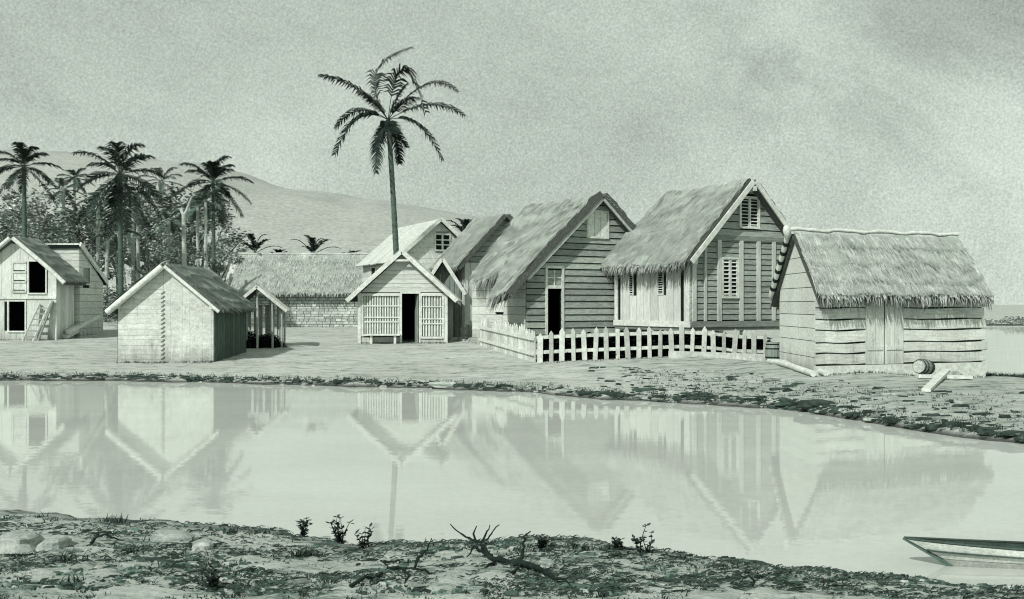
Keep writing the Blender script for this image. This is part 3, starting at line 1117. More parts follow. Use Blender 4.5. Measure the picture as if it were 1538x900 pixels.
d.bar((W / 2 - .32, -.34, zr - .28), (W / 2 + .32, -.34, zr - .28), .06, .08)
d.build('collar_tie', M['trim'], BO)

# --- lean-to behind the booth
Y = 44.0
X = wx(640, Y)
Z0 = gz(X, Y)
LT = thing('back_shed', 'narrow board shed half hidden behind the small booth', 'shed', (X, Y, Z0), 0)
W, L = 1.5, 2.2
zr, ze = wz(392, Y) - Z0, wz(432, Y) - Z0
fl, fr_ = gable(W, ze, zr)
mb = MB()
vwall(mb, FRONT, 0, W, -.2, lambda u: ze + (zr - ze) * (1 - abs(u - W / 2) / (W / 2)), .22, gap=.02)
vwall(mb, right_side(W), 0, L, -.2, const(ze), .22, gap=.02)
mb.build('wall', [M['mid_v'], M['gap']], LT)
mb = MB()
for s in (-1, 1):
    S = Slope((W / 2, 0, zr), (0, 1, 0), (s, 0, 0), W / 2 + .2, (zr - ze) * (W / 2 + .2) / (W / 2))
    plank_slope(mb, S, -.5, L, .22, .06)
mb.build('roof', [M['pale_h'], M['gap']], LT)
for s in (-1, 1):
    S = Slope((W / 2, 0, zr), (0, 1, 0), (s, 0, 0), W / 2 + .2, (zr - ze) * (W / 2 + .2) / (W / 2))
    d = MB()
    d.bar(S.pt(-.53, -.03, .05), S.pt(-.53, S.T * 1.02, .05), .06, .15, 0, 1, S.n)
    d.build('bargeboard', M['trim'], LT)
d = MB()
d.box(W + .1, W + .22, -.5, -.38, -.2, ze)
d.build('post', M['pole'], LT)

# --- pale gabled house in the middle distance
Y = 54.0
X = wx(597, Y)
Z0 = gz(X, Y)
H2 = thing('pale_gabled_house', 'pale gabled house with a six pane attic window behind the booth', 'house', (X, Y, Z0), R(25))
W, L = 4.75, 6.4
zr = wz(328, 55) - Z0 - .1
ze = wz(386, 54) - Z0
fl, fr_ = gable(W, ze, zr)
AW = (2.2, 3.0, wz(375, 55) - Z0, wz(353, 55) - Z0)
mb = MB()
hwall(mb, FRONT, 0, zr - .02, fl, fr_, .3, [AW], th=.02, gap=.008, lap=.01, tone=(.94, 1.05))
mb.build('wall', [M['trim'], M['mid_h']], H2)
SO = (3.9, 4.7, ze - 1.3, ze - .45)
mb = MB()
hwall(mb, SIDE(), 0, ze, const(0), const(L), .3, [SO], th=.02, gap=.008)
mb.build('wall', [M['pale_h'], M['mid_h']], H2)
mb = MB()
hwall(mb, right_side(W), 0, ze, const(0), const(L), .3, [], th=.02, gap=.008)
hwall(mb, back_wall(W, L), 0, zr, fl, fr_, .3, [], th=.02, gap=.008)
mb.build('wall', [M['pale_h'], M['mid_h']], H2)
d = MB()
wbox(d, FRONT, AW[0], AW[1], AW[2], AW[3], -.06, -.02, 1)
for i in (1, 2):
    zz = lerp(AW[2], AW[3], i / 3)
    wbox(d, FRONT, AW[0], AW[1], zz - .03, zz + .03, -.018, .02)
um = (AW[0] + AW[1]) / 2
wbox(d, FRONT, um - .05, um + .05, AW[2], AW[3], -.018, .024)
wn = d.build('window', [M['trim'], M['gap']], H2)
frame_mb(FRONT, *AW[:2], AW[2], AW[3], .09, 0, .06).build('frame', M['trim'], wn)
d = MB()
wbox(d, SIDE(), SO[0], SO[1], SO[2], SO[3], -.06, -.02, 0)
wn = d.build('window', M['gap'], H2)
frame_mb(SIDE(), *SO[:2], SO[2], SO[3], .08, 0, .06).build('frame', M['trim'], wn)
mb = MB()
run = W / 2
sl = (zr - ze) / run
for s in (-1, 1):
    S = Slope((W / 2, 0, zr), (0, 1, 0), (s, 0, 0), run + .35, sl * (run + .35))
    plank_slope(mb, S, -.35, L + .3, .5, .06, gap=.004, tone=(.95, 1.05))
mb.build('roof', [M['pale_h'], M['gap']], H2)
for s in (-1, 1):
    S = Slope((W / 2, 0, zr), (0, 1, 0), (s, 0, 0), run + .35, sl * (run + .35))
    d = MB()
    d.bar(S.pt(-.39, -.03, .03), S.pt(-.39, S.T * 1.02, .03), .06, .2, 0, 1, S.n)
    d.build('bargeboard', M['trim'], H2)

# --- thatched cottage tucked behind the clapboard one
Y = 44.5
X = wx(697, Y)
Z0 = gz(X, Y)
H5 = thing('tucked_cottage', 'thatched cottage with pale upright boards mostly hidden behind the dark clapboard one', 'house', (X, Y, Z0), R(30))
W, L = 4.0, 3.0
zr = wz(320, 45) - Z0 - .15
ze = wz(392, 43.5) - Z0
fl, fr_ = gable(W, ze, zr)
mb = MB()
hwall(mb, FRONT, ze, zr - .02, fl, fr_, .24, [], gap=.02, lap=.03)
mb.build('wall', [M['dark_h'], M['gap']], H5)  # gable boards coloured dark for the shadow under the rake
mb = MB()
vwall(mb, FRONT, 0, W, -.2, const(ze - .02), .3, [], gap=.02)
vwall(mb, SIDE(), .02, L, -.2, const(ze), .3, [], gap=.02)
vwall(mb, right_side(W), 0, L, -.2, const(ze), .3, [], gap=.02)
hwall(mb, back_wall(W, L), 0, zr, fl, fr_, .3, [])
mb.build('wall', [M['pale_v'], M['gap']], H5)
d = MB()
wbox(d, FRONT, .0, .16, -.2, ze, .032, .08)
d.build('corner_post', M['trim'], H5)
mb = MB()
run = W / 2
sl = (zr - ze) / run
for s in (-1, 1):
    S = Slope((W / 2, 0, zr), (0, 1, 0), (s, 0, 0), run + .4, sl * (run + .4))
    thatch_slope(mb, S, lambda k: -.35, lambda k: 2.5, lambda a: 1 + .012 * math.sin(a * 5), .2, 900 if s < 0 else 300, 50, .1, .03)
mb.build('thatch_roof', [M['slab'], M['straw']], H5)

# --- two storey house at the left edge, its lean-to a building of its own
Y = 42.0
X = wx(-38, Y)
Z0 = gz(wx(60, Y), Y)
TS = thing('two_storey_house', 'pale two storey gabled house with black loft opening and lower doorway', 'house', (X, Y, Z0), 0)
W = wx(84, Y) - X
L = 1.7
zr = wz(356, Y) - Z0 - .14
ze = wz(412, Y) - Z0
fl, fr_ = gable(W, ze, zr)
zf = wz(447, Y) - Z0
ux = lambda px: wx(px, Y) - X
UO = (ux(44), ux(69), wz(440, Y) - Z0, wz(393, Y) - Z0)
LO = (ux(14), ux(38), wz(497, Y) - Z0, wz(453, Y) - Z0)
mb = MB()
vwall(mb, FRONT, 0, W, zf, lambda u: ze + (zr - ze) * (1 - abs(u - W / 2) / (W / 2)), .4, [UO], gap=.012, tone=(.93, 1.06))
backing(mb, FRONT, ze, zr - .03, fl, fr_, [UO])
vwall(mb, FRONT, 0, W, -.2, const(zf - .02), .45, [LO], gap=.012, tone=(.93, 1.06))
mb.build('wall', [M['pale_v'], M['gap']], TS)
mb = MB()
vwall(mb, right_side(W), 0, L, -.2, const(ze), .4, [], gap=.02)
hwall(mb, SIDE(), -.2, ze, const(0), const(L), .3, [])
hwall(mb, back_wall(W, L), -.2, zr, fl, fr_, .3, [])
mb.build('wall', [M['pale_v'], M['gap']], TS)
d = MB()
wbox(d, FRONT, -.03, W + .05, zf - .06, zf + .04, .0, .09)
d.build('floor_band', M['trim'], TS)
frame_mb(FRONT, *UO[:2], UO[2], UO[3], .06, 0, .06).build('window_frame', M['trim'], TS)
frame_mb(FRONT, *LO[:2], LO[2], LO[3], .06, 0, .06).build('door_frame', M['trim'], TS)
d = MB()
u1, u0 = UO[0] - .1, UO[0] - .68
wbox(d, FRONT, u0, u1, UO[2], UO[3], .035, .06, 0)
for k in range(4):
    zz = lerp(UO[2], UO[3] - .08, k / 3)
    wbox(d, FRONT, u0, u1, zz, zz + .08, .062, .09, 0, .8)
    if k < 3:
        wbox(d, FRONT, u0 + .06, u1 - .06, zz + .09, zz + .13, .061, .064, 1)
wbox(d, FRONT, u0 - .02, u0 + .05, UO[2], UO[3], .062, .088, 0, .9)
d.build('window_shutter', [M['trim'], M['gap']], TS)
d = MB()
d.box(W - .12, W + .04, -.05, .06, -.2, ze)
d.build('corner_post', M['trim'], TS)
d = MB()
d.box(0.05, W - .05, .05, L - .1, zf - .05, zf, 0, .5)
d.build('floor', M['dim'], TS)
mb = MB()
run = W / 2
sl = (zr - ze) / run
for s in (-1, 1):
    S = Slope((W / 2, 0, zr), (0, 1, 0), (s, 0, 0), run + .45, sl * (run + .45), curve=.35)
    thatch_slope(mb, S, lambda k: -.3, lambda k: L + .1, lambda a: 1, .2, 500, 34, .04, .02, rag=.06)
mb.build('thatch_roof', [M['slab'], M['strawdk']], TS)
for s in (-1, 1):
    S = Slope((W / 2, 0, zr), (0, 1, 0), (s, 0, 0), run + .45, sl * (run + .45), curve=.35)
    d = MB()
    d.tube([S.pt(-.34, S.T * i / 8, .09) for i in range(9)], [.09] * 9, 8)
    d.build('rake_pole', M['trim'], TS)

LD = thing('ladder', 'rough ladder leaning beside the lower doorway of the two storey house', 'ladder', (wx(45, 41.5), 41.4, gz(wx(45, 41.5), 41.4)), 0)
hl = wz(456, 41.6) - LD.location.z
for k, dx in enumerate((-.28, .16)):
    d = MB()
    d.bar((dx, 0, -.05), (dx + .5, .48, hl), .11, .06, 0, tj())
    d.build('rail', M['trim'], LD)
for i in range(6):
    f = (i + .7) / 6.5
    d = MB()
    d.bar((-.28 + .5 * f, .48 * f - .01, hl * f), (.16 + .5 * f, .48 * f - .01, hl * f), .07, .05)
    d.build('rung', M['mid_h'], LD)
d = MB()
x0, y0 = wx(58, 41.5), 41.42
d.bar((x0, y0, gz(x0, y0) - .03), (x0 + .42, y0 + .46, wz(452, 41.7)), .16, .04, 0, .8)
tag(d.build('plank', M['mid_v']), 'dark board leaning upright against the two storey house right of the ladder', 'plank')

Y = 43.9
X = wx(66, Y)
Z0 = gz(wx(110, Y), Y)
AX = thing('lean_to', 'plank lean-to with a steep single slope roof behind the two storey house', 'shed', (X, Y, Z0), 0)
W = wx(119, Y) - X
L = 2.5
z1 = wz(370, Y) - Z0
z2 = wz(424, Y + L) - Z0
mb = MB()
hwall(mb, FRONT, -.2, z1, const(0), const(W), .3, [], gap=.012, tone=(.93, 1.06))
mb.build('wall', [M['pale_h'], M['gap']], AX)
mb = MB()
F = right_side(W)
TW = (.3, 1.0, z2 - .1, z2 + .6)
top = lambda z: L if z <= z2 else L * (1 - (z - z2) / (z1 - z2))
hwall(mb, F, -.2, z1 - .05, const(0), top, .3, [TW], gap=.014, tone=(.9, 1.06))
mb.build('wall', [M['pale_h'], M['gap']], AX)
d = MB()
wbox(d, F, TW[0], TW[1], TW[2], TW[3], -.05, .0)
wn = d.build('window_shutter', M['mid_v'], AX)
frame_mb(F, *TW[:2], TW[2], TW[3], .07, 0, .05).build('frame', M['trim'], wn)
d = MB()
S = Slope((0, -.1, z1 + .06), (1, 0, 0), (0, 1, 0), L + .3, (z1 - z2) * (L + .3) / L)
plank_slope(d, S, -.1, W + .12, .25, .07)
d.build('roof', [M['pale_h'], M['gap']], AX)
d = MB()
wbox(d, FRONT, -.1, W + .1, z1 - .1, z1 + .03, .03, .12)
d.build('fascia', M['gap'], AX)
d = MB()
d.bar(F.pt(-.15, .12, z1 + .08), F.pt(L + .25, .12, z2 - .02), .07, .2)
d.build('bargeboard', M['trim'], AX)
for k in range(2):
    d = MB()
    xa, ya = wx(98 + 4 * k, 42.6), 42.6
    xb, yb = wx(147 + 3 * k, 46.3), 46.3
    d.bar((xa, ya, gz(xa, ya) + .1 + .2 * k), (xb, yb, max(gz(xb, yb) + .1, wz(480, yb)) + .2 * k), .2, .16)
    tag(d.build('timber', M['trim']), ['squared timber lying lowest along the foot of the lean-to', 'squared timber resting upon another along the foot of the lean-to'][k], 'timber')
# ---------------------------------------------------------------- fences
def picket(F, u, z0, h, w, th, tone, n0=.04):
    d = MB()
    q = [F.pt(u - w / 2, n0 + th, z0), F.pt(u + w / 2, n0 + th, z0), F.pt(u + w / 2, n0, z0), F.pt(u - w / 2, n0, z0)]
    l_ = rnd.gauss(0, .028)
    t_ = [F.pt(u - w / 2 + l_, n0 + th, z0 + h), F.pt(u + w / 2 + l_, n0 + th, z0 + h), F.pt(u + w / 2 + l_, n0, z0 + h), F.pt(u - w / 2 + l_, n0, z0 + h)]
    d.hexa(q + t_, 0, tone)
    a = F.pt(u + l_, n0 + th, z0 + h + w * .7)
    b = F.pt(u + l_, n0, z0 + h + w * .7)
    d.poly([t_[0], t_[1], t_[2], t_[3], a, b], [(0, 1, 4), (2, 3, 5), (1, 2, 5, 4), (3, 0, 4, 5)], 0, tone)
    return d


def fence(name, label, p0, p1, n, w, h, rails, sag=0.0, group=None):
    x0, y0 = p0
    x1, y1 = p1
    Ln = math.hypot(x1 - x0, y1 - y0)
    z0 = gz(x0, y0)
    f = thing(name, label, 'fence', (x0, y0, z0), math.atan2(y1 - y0, x1 - x0), group)
    F = FRONT
    zz = lambda u: gz(lerp(x0, x1, u / Ln), lerp(y0, y1, u / Ln)) - z0
    for i in range(n):
        u = lerp(.08, Ln - .08, i / (n - 1)) + rnd.uniform(-.025, .025)
        picket(F, u, zz(u) - .06, h * rnd.uniform(.90, 1.06), w * rnd.uniform(.8, 1.2), .03, tj(.72, 1.12)).build('picket', M['trim'], f)
    for r in rails:
        d = MB()
        ns = 8
        for i in range(ns):
            a, b = Ln * i / ns, Ln * (i + 1) / ns
            za, zb = zz(a) + r, zz(b) + r
            d.hexa([F.pt(a, .036, za - .05), F.pt(b, .036, zb - .05), F.pt(b, -.02, zb - .05), F.pt(a, -.02, za - .05),
                    F.pt(a, .036, za + .05), F.pt(b, .036, zb + .05), F.pt(b, -.02, zb + .05), F.pt(a, -.02, za + .05)], 0, tj(.95, 1.05))
        d.build('rail', M['trim'], f)
    return f, Ln, zz


FA, FB = (wx(806, 29.5), 29.5), (wx(1150, 31.4), 31.4)
fence('picket_fence', 'white picket fence with wide gaps in front of the clapboard and panelled houses', FA, FB, 22, .135, .90, (.30, .74))
fence('picket_fence', 'pale close boarded fence running back along the side of the clapboard cottage', (wx(801, 29.6), 29.62), (wx(720, 37.0), 37.0), 26, .24, .92, (.25, .7))
fence('picket_fence', 'short low picket fence beside the tucked away thatched cottage', (wx(692, 41.5), 41.5), (wx(717, 41.0), 41.0), 6, .1, .62, (.2, .45))
# dark leafy fill added for the shadow behind the open pickets
d = MB()
for _ in range(15000):
    f = rnd.random()
    x, y = lerp(FA[0] + .15, FB[0] + .1, f), lerp(FA[1], FB[1], f) + .12 + rnd.random() ** 1.5 * 1.1
    z = gz(x, y) + rnd.random() ** .8 * (.66 + .06 * math.sin(f * 40))
    a = rnd.random() * 6.28
    l_ = rnd.uniform(.08, .2)
    p = V(x, y, z)
    u = V(math.cos(a), math.sin(a), rnd.uniform(-.5, .8)).normalized() * l_
    v = V(-math.sin(a), math.cos(a), rnd.uniform(-.5, .5)).normalized() * l_ * .45
    d.poly([p - v * .3, p + u * .5 + v, p + u, p + u * .5 - v], [(0, 1, 2, 3)], 0, rnd.uniform(.3, 1.0))
M['leafdk'] = rough_mat('shade_and_brush_leaf', .006, .02, (1, 1, 1), 2, bump=0.0)  # near-black leaf for the painted fence shadow and the brush piles
tag(d.build('undergrowth', M['leafdk']), 'dark leafy fill standing in for the shade behind the white picket fence', 'undergrowth', kind='stuff')

# long white board along the foot of the fence
x0, y0, x1, y1 = wx(1004, 30.1), 30.05, wx(1148, 31.2), 30.9
d = MB()
d.bar((x0, y0, gz(x0, y0) + .1), (x1, y1, gz(x1, y1) + .13), .05, .24)
tag(d.build('plank', M['trim']), 'long white board lying on edge along the foot of the picket fence', 'plank')


def cask(name, label, loc, rot, L=.62, r=.23):
    c = thing(name, label, 'barrel', loc, 0)
    c.rotation_euler = rot
    d = MB()
    n = 16
    prof = [(i / 10 * L, r * (.82 + .18 * math.sin(math.pi * i / 10))) for i in range(11)]
    for k in range(n):
        tn = tj(.8, 1.15)
        a0, a1 = 2 * math.pi * k / n + .012, 2 * math.pi * (k + 1) / n - .012
        for (z0, r0), (z1, r1) in zip(prof, prof[1:]):
            d.poly([(math.cos(a0) * r0, math.sin(a0) * r0, z0), (math.cos(a1) * r0, math.sin(a1) * r0, z0), (math.cos(a1) * r1, math.sin(a1) * r1, z1), (math.cos(a0) * r1, math.sin(a0) * r1, z1)], [(0, 1, 2, 3)], 0, tn)
    d.build('stave', M['mid_v'], c)
    for z in (L * .1, L * .3, L * .7, L * .9):
        rr = r * (.82 + .18 * math.sin(math.pi * z / L)) + .006
        d = MB()
        d.tube([(0, 0, z - .02), (0, 0, z + .02)], [rr, rr], 20, cap=False)
        d.build('hoop', M['twig'], c)
    for z in (.03, L - .03):
        d = MB()
        d.tube([(0, 0, z - .01), (0, 0, z + .01)], [r * .84] * 2, 16)
        d.build('barrel_head', M['pole'], c)
    return c


x, y = wx(1161, 30.6), 30.6
cask('barrel', 'upright wooden barrel at the right end of the white picket fence', (x, y, gz(x, y) - .02), (0, 0, .3), .66, .24)
x, y = wx(1391, 22.9), 22.9
zb = gz(x, y)
cask('barrel', 'small wooden barrel lying tipped over by the planks in front of the hut', (x + .12, y + .12, zb + .22), (R(84), R(0), R(-52)), .46, .18)
d = MB()
x0, y0, x1, y1 = wx(1370, 22.6), 22.3, wx(1445, 22.6), 22.15
d.bar((x0, y0, gz(x0, y0) + .05), (x1, y1, gz(x1, y1) + .07), .22, .07)
tag(d.build('plank', M['trim']), 'pale plank lying flat on the ground under the crossed one', 'plank')
d = MB()
x0, y0, x1, y1 = wx(1424, 22.6), 22.7, wx(1391, 19.8), 19.8
d.bar((x0, y0, gz(x0, y0) + .19), (x1, y1, gz(x1, y1) + .04), .17, .06)
tag(d.build('plank', M['trim']), 'pale plank propped across another with its near end on the ground', 'plank')
d = MB()


def rock(mb, c, s, mat=0, tone=1.0, seed=0):
    n, m_ = 10, 7
    pts, fs = [], []
    for j in range(m_ + 1):
        th = math.pi * j / m_
        for i in range(n):
            ph = 2 * math.pi * i / n
            p = V(math.sin(th) * math.cos(ph), math.sin(th) * math.sin(ph), math.cos(th))
            q = V(*[math.copysign(abs(a) ** .6, a) for a in p])
            k = 1 + .35 * mnoise.noise(q * 1.3 + V(seed, seed * 2, 1))
            pts.append(V(c[0] + q.x * s[0] * k, c[1] + q.y * s[1] * k, c[2] + q.z * s[2] * k))
    for j in range(m_):
        for i in range(n):
            fs.append((j * n + i, j * n + (i + 1) % n, (j + 1) * n + (i + 1) % n, (j + 1) * n + i))
    mb.poly(pts, fs, mat, tone)


x, y = wx(1432, 23.0), 23.0
rock(d, (x, y, gz(x, y) + .06), (.16, .13, .1), 0, .8, 5)
tag(d.build('stone', M['rock']), 'small dark stone on the ground beside the crossed planks by the hut', 'stone')
for k in range(2):
    d = MB()
    x0, y0, x1, y1 = wx(1238 - 10 * k, 23.3), 23.15 - .05 * k, wx(1166 + 2 * k, 27), 27.1 + .2 * k
    n_ = 8
    d.tube([(lerp(x0, x1, i / n_) - .16 * k, lerp(y0, y1, i / n_), gz(lerp(x0, x1, i / n_), lerp(y0, y1, i / n_)) + .07) for i in range(n_ + 1)], [.075] * (n_ + 1), 8)
    tag(d.build('pole', M['trim']), ['long pale pole on the ground nearest the gable wall of the plank hut', 'long pale pole on the ground farther out from the gable wall of the plank hut'][k], 'pole')

# rubble by the little fence
d = MB()
for i in range(40):
    px = rnd.uniform(690, 722)
    y = rnd.uniform(39.8, 40.8)
    x = wx(px, y)
    s = rnd.uniform(.05, .13)
    rock(d, (x, y, gz(x, y) + s * .4), (s * 1.2, s, s * .8), 0, tj(), i)
tag(d.build('rubble', M['rock']), 'heap of pale stones at the foot of the low picket fence', 'rubble', kind='stuff')
# dark heaps inside the shelter
for k, (px, w_, h_) in enumerate(((372, .62, .62), (403, .55, .5))):
    d = MB()
    y = 37.3
    x = wx(px, y)
    c0 = gz(x, y)
    for i in range(900):
        a, q = rnd.random() * 6.28, rnd.random() ** .5
        hz = (1 - q * q) * h_
        p = V(x + math.cos(a) * q * w_, y + math.sin(a) * q * .5, c0 + hz * rnd.uniform(.2, 1))
        d.strip([p, p + V(rnd.gauss(0, .1), rnd.gauss(0, .1), rnd.uniform(-.02, .1)), p + V(rnd.gauss(0, .2), rnd.gauss(0, .1), rnd.uniform(-.1, .08))], .05, (.7, .7, .2), 0, rnd.uniform(.5, 1.2))
    tag(d.build('brush_pile', M['leafdk']), ['taller dark brush pile at the left under the open shelter', 'lower dark brush pile at the right under the open shelter'][k], 'brush pile')

# ---------------------------------------------------------------- boat
bx0, by = wx(1360, 7.9), 7.9
BT = thing('rowing_boat', 'long narrow wooden boat with a raised pointed bow afloat by the near bank', 'boat', (bx0, by, 0), R(-3))
Lb = 4.6


def hull(s):
    """s 0 bow .. 1 stern: sheer height, half beam, keel height, offset of the waterline stem"""
    beam = .19 * min(1, (s / .35)) ** .62 * (1 - .25 * smooth(.75, 1, s))
    sheer = .212 - .08 * min(1, s / .3) ** .8 + .05 * smooth(.7, 1, s)
    return sheer, beam


ns = 26
secs = []
for i in range(ns + 1):
    s = (i / ns) ** 1.35
    sh, bm = hull(s)
    xs_ = s * Lb
    rk_ = .42 * (1 - min(1, s / .25)) * 0
    ring = []
    for (fb, fz) in ((1, 1), (.93, .62), (.80, .30), (.60, -.1), (.3, -.5)):
        zz = sh * fz if fz > 0 else fz * .2
        drop = (1 - max(0, zz) / sh)
        x_ = xs_ + drop * .40 * (1 - min(1, s / .6))
        ring.append((x_, bm * fb, zz))
    secs.append(ring)
for sd, nm in ((-1, 'near'), (1, 'far')):
    pass
d = MB()
for sd in (-1, 1):
    for q in range(4):
        pts, fs = [], []
        for ring in secs:
            for r in (ring[q], ring[q + 1]):
                pts.append((r[0], sd * (r[1] + .006 * (4 - q)), r[2]))
        for i in range(ns):
            fs.append((2 * i, 2 * i + 1, 2 * i + 3, 2 * i + 2))
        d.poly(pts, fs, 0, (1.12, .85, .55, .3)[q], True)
d.build('hull', [M['boat'], M['boatdk']], BT)
d = MB()
for sd in (-1, 1):
    pts, fs = [], []
    for ring in secs:
        for r in (ring[0], ring[2]):
            pts.append((r[0], sd * (r[1] - .02), r[2] - .004))
    for i in range(ns):
        fs.append((2 * i, 2 * i + 2, 2 * i + 3, 2 * i + 1))
    d.poly(pts, fs, 0, .8, True)
pts = []
for ring in secs:
    pts += [(ring[2][0], -ring[2][1] + .02, ring[2][2]), (ring[2][0], ring[2][1] - .02, ring[2][2])]
d.poly(pts, [(2 * i, 2 * i + 1, 2 * i + 3, 2 * i + 2) for i in range(ns)], 0, .6)
d.build('inner_lining', M['boatdk'], BT)
for sd in (-1, 1):
    d = MB()
    d.tube([(r[0][0], sd * (r[0][1] + .004), r[0][2] + .006) for r in secs], [.010] * len(secs), 6)
    d.build('gunwale', M['boatdk'], BT)
    d = MB()
    d.tube([(r[1][0], sd * (r[1][1] + .032), r[1][2]) for r in secs], [.007] * len(secs), 5)
    d.build('rubbing_strake', M['boatdk'], BT)
d = MB()
d.bar((-.012, 0, .216), (.40, 0, -.03), .024, .03, 0, 1.6)
d.build('stem_post', M['boatdk'], BT)
for s in (.38, .62):
    d = MB()
    sh, bm = hull(s)
    d.box(s * Lb - .1, s * Lb + .1, -bm + .03, bm - .03, sh - .06, sh - .03)
    d.build('thwart', M['boat'], BT)

# ---------------------------------------------------------------- near bank
for lab, x0p, x1p, y_, zt, zbp, seed in (
        ('large squared pale stone block half sunk in the near bank', -20, 51, 7.6, 815, 847, 1),
        ('smaller squared pale stone beside the large block on the near bank', 54, 90, 7.65, 824, 845, 2)):
    d = MB()
    xa, xb = wx(x0p, y_), wx(x1p, y_)
    hgt = (zbp - zt) / F_PX * y_
    z = gz((xa + xb) / 2, y_)
    nsx = 8
    rock(d, ((xa + xb) / 2, y_ + .12, z + hgt * .25), ((xb - xa) / 2 * 1.02, .16, hgt * .5), 0, .9, seed)
    tag(d.build('stone', M['rock']), lab, 'stone')
for lab, px, py, sx_, sz_, seed in (
        ('long flat pale stone lying on the left part of the near bank', 262, 812, .17, .055, 3),
        ('small angular white stone right of the long flat stone on the near bank', 303, 828, .075, .06, 4),
        ('rounded pale stone to the right of the fallen dead branch', 820, 855, .06, .04, 7)):
    y_ = (EYE - .14) * F_PX / (py - HY)
    x_ = wx(px, y_)
    d = MB()
    rock(d, (x_, y_, gz(x_, y_) + sz_ * .45), (sx_, .07, sz_ * .8), 0, .95, seed)
    tag(d.build('stone', M['rock']), lab, 'stone')


def on_bank(px, py):
    y = 8.0
    for _ in range(12):
        z = gz(wx(px, y), y)
        y = lerp(y, (EYE - max(z, .0)) * F_PX / (py - HY), .6)
    return y


def twigs(mb, p, d, L, r, depth, flat=.5):
    n = 4
    pts, rad = [p], [r]
    for i in range(n):
        d = (d + V(rnd.gauss(0, .32), rnd.gauss(0, .2), rnd.gauss(0, .32) * flat)).normalized()
        p = p + d * (L / n)
        pts.append(p)
        rad.append(r * (1 - .62 * (i + 1) / n))
        if depth and rnd.random() < .75:
            twigs(mb, p, (d + V(rnd.gauss(0, .7), rnd.gauss(0, .3), rnd.gauss(.1, .6))).normalized(), L * .55, rad[-1] * .75, depth - 1, flat)
    mb.tube(pts, rad, 5)


def branch_path(mb, spec, r0, r1, lift=.03, spindle=False):
    """spec: (photo column, row, height above the bank) along the limb, its foot set on the bank"""
    pts = []
    y = on_bank(spec[0][0], spec[0][1])
    for (px, py, yy) in spec:
        if yy is None:
            y = on_bank(px, py)
            x = wx(px, y)
            pts.append(V(x, y, gz(x, y) + lift))
        else:
            y = y + yy
            pts.append(V(wx(px, y), y, wz(py, y)))
    out = [pts[0]]
    for a, b_ in zip(pts, pts[1:]):
        for k in (1, 2, 3):
            q = a.lerp(b_, k / 3)
            j = (b_ - a).length * .07
            out.append(q + (V(rnd.gauss(0, j), rnd.gauss(0, j * .5), rnd.gauss(0, j)) if k < 3 else V(0, 0, 0)))
    n = len(out)
    mb.tube(out, [(lerp(r0, r1, i / (n - 1)) if not spindle else lerp(r0, r1, i / (n - 1)) * min(1, .12 + i / (n * .45))) * rnd.uniform(.85, 1.15) for i in range(n)], 6)
    return out


d = MB()
trunk_ = branch_path(d, [(856, 886, None), (828, 871, None), (778, 851, None), (746, 847, None), (738, 838, .05), (724, 822, .05)], .034, .016, .03, True)
brs = []
for spec, r0 in ((((746, 847, None), (736, 838, .02), (722, 818, .05), (728, 806, .02), (736, 788, .02)), .022),
                 (((724, 820, None), (712, 812, .03), (700, 807, .02), (690, 800, .02), (676, 787, .03)), .014),
                 (((740, 842, None), (724, 828, .02), (712, 820, .03), (700, 838, 0)), .020),
                 (((716, 816, .02), (711, 802, .04), (716, 790, .02)), .012),
                 (((728, 812, .02), (738, 802, .02), (750, 788, .03)), .010),
                 (((778, 852, None), (784, 838, .02), (788, 822, .03), (786, 806, .02), (797, 798, .02)), .018),
                 (((742, 849, None), (730, 858, None), (718, 862, None)), .013),
                 (((782, 853, None), (774, 866, None), (762, 864, None)), .012)):
    br = MB()
    branch_path(br, spec, r0, .004, .03)
    brs.append(br)
T_ = trunk_[0]
DB = d.build('dead_branch', M['twig'])
tag(DB, 'thick black fallen branch with clawing twigs reaching over the water', 'branch')
for br in brs:
    br.build('twig', M['twig'], DB)
for lab, specs in (
        ('thin sprawling dead twig lying left of the thick fallen branch',
         [((526, 885, None), (570, 868, None), (582, 858, None), (575, 845, None)), ((582, 858, None), (622, 858, None), (645, 866, None), (662, 852, None), (672, 856, None)),
          ((605, 858, None), (614, 870, None), (612, 884, None)), ((622, 858, None), (628, 838, .03), (642, 826, .04), (648, 808, .02)), ((576, 847, None), (592, 848, None), (606, 840, .01))]),
        ('small bent dead twig on the left part of the near bank',
         [((136, 820, None), (148, 805, .02), (160, 803, .01), (172, 808, .0), (186, 815, None)), ((148, 806, None), (132, 801, .02)), ((160, 804, None), (176, 801, .02))]),
        ('tiny forked dead twig standing near the bottom right of the near bank',
         [((1130, 884, None), (1133, 872, .01), (1124, 864, .01), (1114, 872, .0)), ((1133, 873, None), (1142, 864, .01), (1152, 868, .0))])):
    d = MB()
    for s_ in specs:
        branch_path(d, s_, .013, .004, .018)
    tag(d.build('dead_twig', M['twig']), lab, 'twig')


